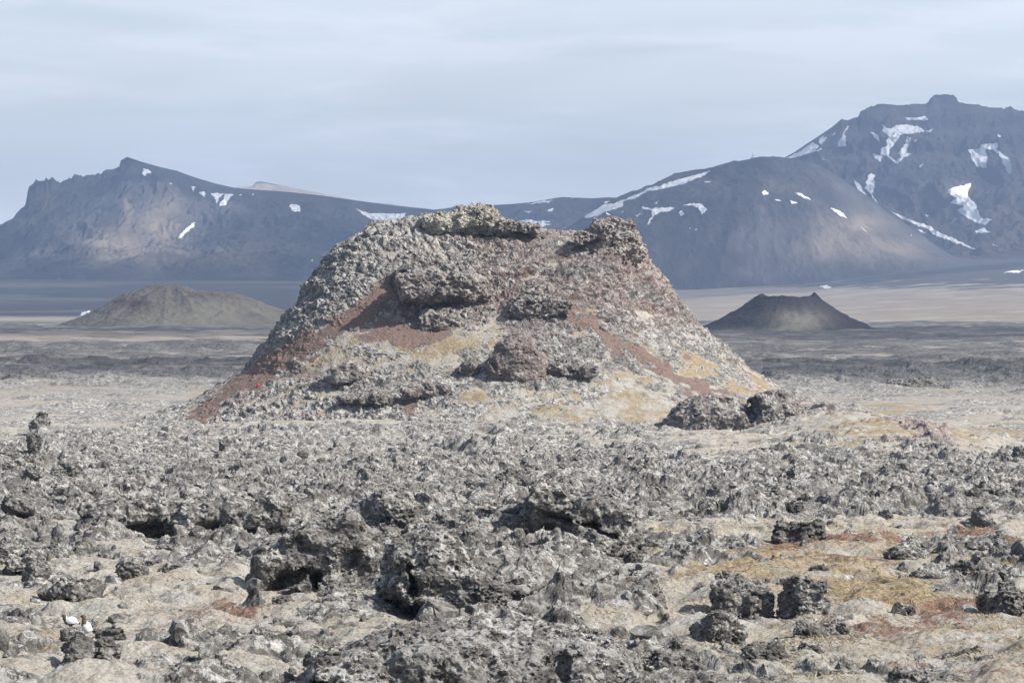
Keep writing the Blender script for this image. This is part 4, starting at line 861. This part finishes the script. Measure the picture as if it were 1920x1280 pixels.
def top_on(o, px, r=3.0):
    co = np.empty(len(o.data.vertices)*3, f4); o.data.vertices.foreach_get('co', co); co = co.reshape(-1, 3)+np.array(o.location[:], f4)
    p = 960+F*co[:, 0]/co[:, 1]; m = np.abs(p-px) < r; k = np.argmax(np.where(m, co[:, 2], -1e9)); return co[k]
q_ = top_on(SPLIT, 160)
grouse('white bodied brown headed grouse with stretched neck, on top of the split boulder', 162, float(q_[1]), float(q_[2])-.03, 1.05, True)
D2 = float(q_[1])+1.2
z2_ = max(zrow(1196, D2), gz((138-960)*D2/F, D2, .3)+.05)
def moss_knob(px, row, d, w, h, seed):
    o = rock_mesh('lava_boulder', [('e', 0, 0, h*.3, w*.45, w*.45, h*.6), ('e', w*.1, 0, h*.15, w*.5, w*.4, h*.4)], h, d/F, M_rock, seed, 1.2, .8, .25)
    o.location = ((px-960)*d/F, d, z2_); return o
kn_ = tag(moss_knob(132, 1196, D2, 44, 22, 91), 'low mossy stone under the crouching grouse', 'boulder')
q2_ = top_on(kn_, 132)
grouse('crouching white grouse with brown head on a low stone beside the split boulder', 132, float(q2_[1]), float(q2_[2])-.03, 1.0, False)
def gull(label, px, row, d, flip):
    bl = [('e', 0, 0, .20, .19, .09, .095, -16), ('e', -.15, 0, .30, .055, .05, .10, 20), ('e', -.175, 0, .385, .055, .047, .047), ('e', -.245, 0, .375, .035, .014, .014), ('e', .20, 0, .15, .12, .06, .028, -14), ('e', -.01, -.035, .06, .014, .014, .08), ('e', -.01, .035, .06, .014, .014, .08)]
    def pick(c):
        k = np.zeros(len(c)); k[(np.abs(c[:, 1]) > .055) & (c[:, 2] > .17) & (c[:, 0] > -.08)] = 1; k[c[:, 0] < -.232] = 2; k[c[:, 2] < .10] = 2; k[c[:, 0] > .27] = 3; return k
    o = body_mesh('gull', bl, .011, [W_, G_, Y_, K_], pick)
    o.location = ((px-960)*d/F, d, zrow(row, d)); o.rotation_euler = (0, 0, .3 if not flip else math.pi-.3); o.scale = (1.15,)*3
    tag(o, label, 'bird')
def top_of(name_sub, px):
    """highest surface of the cone or its crags at a photo column, on the rim"""
    best = (-1e9, 360.0)
    for o in bpy.data.objects:
        if o.type != 'MESH' or not o.name.startswith(name_sub): continue
        co = np.empty(len(o.data.vertices)*3, f4); o.data.vertices.foreach_get('co', co); co = co.reshape(-1, 3)+np.array(o.location[:], f4)
        p = 960+F*co[:, 0]/co[:, 1]; m = np.abs(p-px) < 2.5
        if m.any():
            r = np.where(m)[0][np.argmax(co[m][:, 2])]
            if co[r, 2] > best[0]: best = (float(co[r, 2]), float(co[r, 1]))
    return best
z, d = top_of('summit_crag', 886); gull('white gull perched on the pale summit crag of the cone', 886, HZ-F*(z-.04)/d, d, True)
z, d = top_of('summit_crag', 1140); gull('white gull perched on the reddish knob at the right of the rim', 1140, HZ-F*(z-.04)/d, d, False)
# red marker on the slope
def lathe(name, prof_, mat, seg=16):
    a = np.linspace(0, 2*math.pi, seg, endpoint=False); r = np.array([p[0] for p in prof_]); z = np.array([p[1] for p in prof_])
    A_, R_ = np.meshgrid(a, r); Z_ = np.repeat(z[:, None], seg, 1)
    return grid_mesh(name, R_*np.cos(A_), R_*np.sin(A_), Z_, {}, mat, wrap=True, smooth=True)
d = cone_at(483, 722)-.15; mk = bpy.data.objects.new('trail_marker', None); C.objects.link(mk); mk.location = ((483-960)*d/F, d, zrow(726, d))
tag(mk, 'small bright red marker at the lower end of the brown scoria band', 'marker')
o = lathe('post', [(.001, -.3), (.05, -.3), (.05, .22), (.001, .22)], flat_mat('dark_post', (.03, .03, .035))); o.parent = mk
o = lathe('cap', [(.001, .06), (.12, .08), (.17, .20), (.19, .36), (.16, .52), (.10, .62), (.001, .66)], flat_mat('red_paint', (.50, .03, .04), .5, .1)); o.parent = mk; mk.scale = (.72, .72, .72)
# mast on the dome
kd = MT[list(MT)[1]]
ji = int((1412-kd['px'][0])/2); ci = int(np.argmin(kd['R'][:, ji]))
mx, my, mz = [float(kd[k][ci, ji]) for k in 'XYZ']
ms_ = bpy.data.objects.new('radio_mast', None); C.objects.link(ms_); ms_.location = (mx, my, mz-.5)
tag(ms_, 'thin grey radio mast beside a small hut on top of the rounded mountain', 'mast')
GM = flat_mat('galvanised_steel', (.20, .22, .24), .5)
o = lathe('pole', [(.55, 0), (.45, 8.5), (.001, 8.5)], GM, 8); o.parent = ms_
bm = bmesh.new(); bmesh.ops.create_cube(bm, size=1); bmesh.ops.scale(bm, vec=(1.6, 1.0, 2.2), verts=bm.verts); bmesh.ops.translate(bm, vec=(-.4, -.6, 7.4), verts=bm.verts); bmesh.ops.bevel(bm, geom=bm.edges, offset=.15, segments=2)
me = bpy.data.meshes.new('antenna'); bm.to_mesh(me); bm.free(); me.materials.append(GM); o = bpy.data.objects.new('antenna', me); C.objects.link(o); o.parent = ms_
bm = bmesh.new(); bmesh.ops.create_cube(bm, size=1); bmesh.ops.scale(bm, vec=(3.6, 3, 2.2), verts=bm.verts); bmesh.ops.translate(bm, vec=(-2.4, 0, 1.0), verts=bm.verts)
tv = [v for v in bm.verts if v.co.z > 1.5]
for v in tv: v.co.y *= .25; v.co.z += .3
me = bpy.data.meshes.new('hut'); bm.to_mesh(me); bm.free(); me.materials.append(GM); o = bpy.data.objects.new('hut', me); C.objects.link(o); o.parent = ms_
# snow lying on the plain, and dry grass
def plain_snow(label, poly):
    P0 = {'px': US*F+960, 'X': (US[None, :]*YS[:, None]), 'Y': np.repeat(YS[:, None], len(US), 1), 'Z': GZm, 'D': 2500}
    sel = YS > 1200
    P0 = {k: (v[sel] if k in ('X', 'Y', 'Z') else v) for k, v in P0.items()}
    o = snow(P0, poly, None)
    if o: tag(o, label, 'snow patch')
plain_snow('small white snow patch by the left foot of the olive cinder cone', [(149, 592), (152, 585), (161, 584), (164, 588), (159, 593)])
plain_snow('tiny white snow fleck just right of the small patch by the olive cone', [(162, 586), (165, 582), (171, 585), (168, 589)])
plain_snow('thin white snow strip on the tan slope above the dark cinder cone', [(1536, 536), (1550, 535), (1562, 539), (1548, 542)])
plain_snow('thin white snow strip at the right edge below the high craggy mountain', [(1880, 512), (1900, 507), (1922, 506), (1910, 512)])
def grass():
    rg = np.random.RandomState(4); N = 90000
    d = 50*np.exp(rg.rand(N)*math.log(130/50)); u = np.where(rg.rand(N) < .75, rg.uniform(.02, .2, N), rg.uniform(-.2, .02, N)); x = u*d
    i = np.clip(np.searchsorted(YS, d), 1, len(YS)-1); j = np.clip(np.searchsorted(US, u), 1, len(US)-1)
    cl = pn(x.astype(f4), d.astype(f4), None, .55, 961) + .5*pn(x.astype(f4), d.astype(f4), None, 2.2, 962)
    k = (GMOSS[i, j] > .7) & (cl > .16+.25*rg.rand(N)); x, d, z, u = x[k], d[k], GZm[i, j][k], u[k]; n = len(x)
    co = np.zeros((n, 4, 3)); a = rg.rand(n)*6.28; h = rg.uniform(.03, .085, n); w_ = .006; le = rg.normal(0, .05, (n, 2))+np.array([-.03, 0])
    co[:, 0] = np.stack([x-w_*np.cos(a), d-w_*np.sin(a), z-.03], 1); co[:, 1] = np.stack([x+w_*np.cos(a), d+w_*np.sin(a), z-.03], 1)
    co[:, 2] = np.stack([x+le[:, 0]*.5+.5*w_*np.cos(a), d+le[:, 1]*.5, z+h*.6], 1); co[:, 3] = np.stack([x+le[:, 0]*1.3, d+le[:, 1]*1.3, z+h], 1)
    b = np.arange(n)*4; fa = np.concatenate([np.stack([b, b+1, b+2], 1), np.stack([b, b+2, b+3], 1)])
    o = raw_mesh('dry_grass', co.reshape(-1, 3), fa, {}, flat_mat('dry_grass', (.36, .30, .20), .9, .5, .8)); tag(o, 'thin dry straw coloured grass on the moss', None, None, 'stuff')
grass()

# ------------------------------------------------------------------ sky, sun, haze, camera
sc = bpy.context.scene
SUN = np.array([.87, -.42, 0]); SUN = SUN/np.linalg.norm(SUN); EL = math.radians(40)
sd = np.array([SUN[0]*math.cos(EL), SUN[1]*math.cos(EL), math.sin(EL)])
w = bpy.data.worlds.new('World'); sc.world = w; w.use_nodes = True
t = NT(w)
sky = t.n('ShaderNodeTexSky', sky_type='NISHITA', sun_disc=False, sun_elevation=EL, sun_rotation=math.atan2(sd[0], sd[1]), altitude=100.0, air_density=1.0, dust_density=1.0, ozone_density=1.0)
tc = t.n('ShaderNodeTexCoord').outputs['Generated']
sx = t.n('ShaderNodeSeparateXYZ', {0: tc})
el = sx.outputs[2]
mp = t.n('ShaderNodeMapping', {'Vector': tc, 'Scale': (5, 5, 42)}).outputs[0]
c1 = t.noise(mp, 1.0, 7, .58, .4)
c2 = t.noise(t.n('ShaderNodeMapping', {'Vector': tc, 'Scale': (11, 11, 75), 'Location': (3, 1, 5)}).outputs[0], 1.0, 6, .6, .2)
cl = t.math('ADD', t.step(c1, .3, .7, .66, .95), t.step(c2, .45, .75, -.05, .3), True)
cl = t.math('MULTIPLY', cl, t.step(el, .0, .12, 1.0, .80), True)
cl = t.math('MULTIPLY', cl, t.step(el, .105, .30, 1.0, .12), True)
col = t.mix(cl, sky.outputs[0], (9.7, 10.1, 10.6, 1))
hb_ = t.step(el, .0, .075, 1.38, 1.0)
col = t.mix(1.0, col, t.n('ShaderNodeCombineColor', {0: hb_, 1: hb_, 2: hb_}).outputs[0], 'MULTIPLY')
t.n('ShaderNodeOutputWorld', {'Surface': t.n('ShaderNodeBackground', {'Color': col, 'Strength': .083}).outputs[0]})
sl = bpy.data.lights.new('sun', 'SUN'); sl.energy = 5.0; sl.angle = math.radians(.53); sl.color = (1, .945, .87)
so = bpy.data.objects.new('sun', sl); C.objects.link(so)
from mathutils import Vector
so.rotation_euler = Vector(-sd).to_track_quat('-Z', 'Y').to_euler()

# broken cloud deck over the far country: its shadow lies on the mountains and in bands on the plain
def clouds():
    zc = 1750.0; cell = 36
    gx = np.arange(-3600, 4200, cell); gy = np.arange(380, 8200, cell)
    X, Y = np.meshgrid(gx, gy); X = X.astype(f4); Y = Y.astype(f4)
    PX = 960+F*X/Y
    n = fbm(X, Y, None, .0016, 801, 5, .55)
    n2 = fbm(X*.45, Y, None, .006, 811, 4, .55)
    def e(px, y, rx, ry): return np.exp(-(((X-(px-960)*y/F)/rx)**2 + ((Y-y)/ry)**2))
    L = ss(750, 1150, PX)
    edge = 2700 + L*np.interp(PX, [1150, 1300, 1500, 1920], [300, 900, 1250, 1700])
    m = ss(edge-60, edge+120, Y + 260*n)*1.3
    m = m - ss(-.1, .4, n2)*1.9*ss(4900, 4300, Y)*ss(2650, 2900, Y)*(1-L)
    m = m - 1.5*e(305, 5750, 260, 420) - 1.0*e(235, 5150, 260, 260) - 1.6*e(1610, 5050, 270, 330) - 1.0*e(1700, 4800, 300, 200) - .8*e(1850, 6000, 500, 500) - .5*e(1420, 5350, 200, 150)
    m = m - 1.6*ss(7000, 7300, Y)*(1-L)
    far = ss(1180, 1230, Y+60*n2)*ss(2060, 1980, Y+60*n2)*(1-L)*1.15 + ss(1060, 1100, Y+60*n2)*ss(1640, 1580, Y+60*n2)*L*1.15
    mid = ss(500, 560, Y)*ss(960, 900, Y)*(.55+1.5*n2)
    m = np.maximum(m, np.maximum(far, mid)) + .30*n + .25*n2*(Y < 2500) - .5
    m = (m - 2*e(330, 1700, 170, 190))*ss(3500, 3000, np.abs(X-300))
    zs = np.interp(Y, [0, 4600, 5800, 6800], [-16, 20, 170, 230])
    off = (zc-zs)/math.tan(EL)
    XC = X+SUN[0]*off; YC = Y+SUN[1]*off
    ins = m > 0
    th = 25+110*np.clip(m, 0, 1.2)*(1+.6*pn(X, Y, None, .006, 821))
    idx = np.arange(X.size).reshape(X.shape)
    fm = ins[:-1, :-1] & ins[1:, :-1] & ins[:-1, 1:] & ins[1:, 1:]
    q = np.stack([idx[:-1, :-1], idx[:-1, 1:], idx[1:, 1:], idx[1:, :-1]], -1)[fm]
    used, inv = np.unique(q, return_inverse=True); q = inv.reshape(-1, 4); nn = len(used)
    bz = zc + 12*pn(X, Y, None, .01, 822)
    co = np.stack([XC, YC, bz+th], -1).reshape(-1, 3)[used]; cb = np.stack([XC, YC, bz], -1).reshape(-1, 3)[used]
    ed = np.concatenate([q[:, [0, 1]], q[:, [1, 2]], q[:, [2, 3]], q[:, [3, 0]]]); key = np.sort(ed, 1); key = key[:, 0].astype(np.int64)*nn+key[:, 1]
    _, ix, cnt = np.unique(key, return_index=True, return_counts=True); be = ed[ix[cnt == 1]]
    sk = np.stack([be[:, 1], be[:, 0], be[:, 0]+nn, be[:, 1]+nn], -1)
    mt = bpy.data.materials.new('cloud'); t = NT(mt)
    a = t.n('ShaderNodeBsdfDiffuse', {'Color': (.85, .86, .88, 1)}); b = t.n('ShaderNodeBsdfTranslucent', {'Color': (.85, .87, .9, 1)})
    t.n('ShaderNodeOutputMaterial', {'Surface': t.n('ShaderNodeMixShader', {0: .70, 1: t.n('ShaderNodeMixShader', {0: .5, 1: a.outputs[0], 2: b.outputs[0]}).outputs[0], 2: t.n('ShaderNodeBsdfTransparent').outputs[0]}).outputs[0]})
    o = raw_mesh('clouds', np.concatenate([co, cb]), np.concatenate([q, q[:, ::-1]+nn, sk]), None, mt, True)
    tag(o, None, None, None, 'stuff')
clouds()

hb = bmesh.new(); bmesh.ops.create_cube(hb, size=1.0)
me = bpy.data.meshes.new('haze'); hb.to_mesh(me); hb.free()
hz = bpy.data.objects.new('haze', me); C.objects.link(hz)
hz.location = (0, 0, 240); hz.scale = (23000, 23000, 560); tag(hz, None, None, None, 'stuff')
m = bpy.data.materials.new('haze'); t = NT(m); me.materials.append(m)
pv = t.n('ShaderNodeVolumePrincipled', {'Color': (.48, .66, 1.0, 1), 'Density': 1.2e-4, 'Anisotropy': .2})
t.n('ShaderNodeOutputMaterial', {'Volume': pv.outputs[0]})
m.cycles.homogeneous_volume = True if hasattr(m.cycles, 'homogeneous_volume') else None

cd = bpy.data.cameras.new('camera'); cam = bpy.data.objects.new('camera', cd); C.objects.link(cam)
cd.sensor_width = 36; cd.lens = F/1920*36; cd.shift_y = -80/1920; cd.clip_start = 1; cd.clip_end = 60000
cam.rotation_euler = (math.radians(90), 0, 0)
sc.camera = cam
sc.view_settings.view_transform = 'Standard'; sc.view_settings.look = 'None'; sc.view_settings.exposure = .68; sc.view_settings.gamma = 1
sc.cycles.use_denoising = True; sc.cycles.denoising_input_passes = 'RGB_ALBEDO_NORMAL'; sc.cycles.denoising_prefilter = 'ACCURATE'; sc.cycles.volume_bounces = 0; sc.cycles.max_bounces = 4; sc.cycles.transparent_max_bounces = 12; sc.cycles.diffuse_bounces = 3
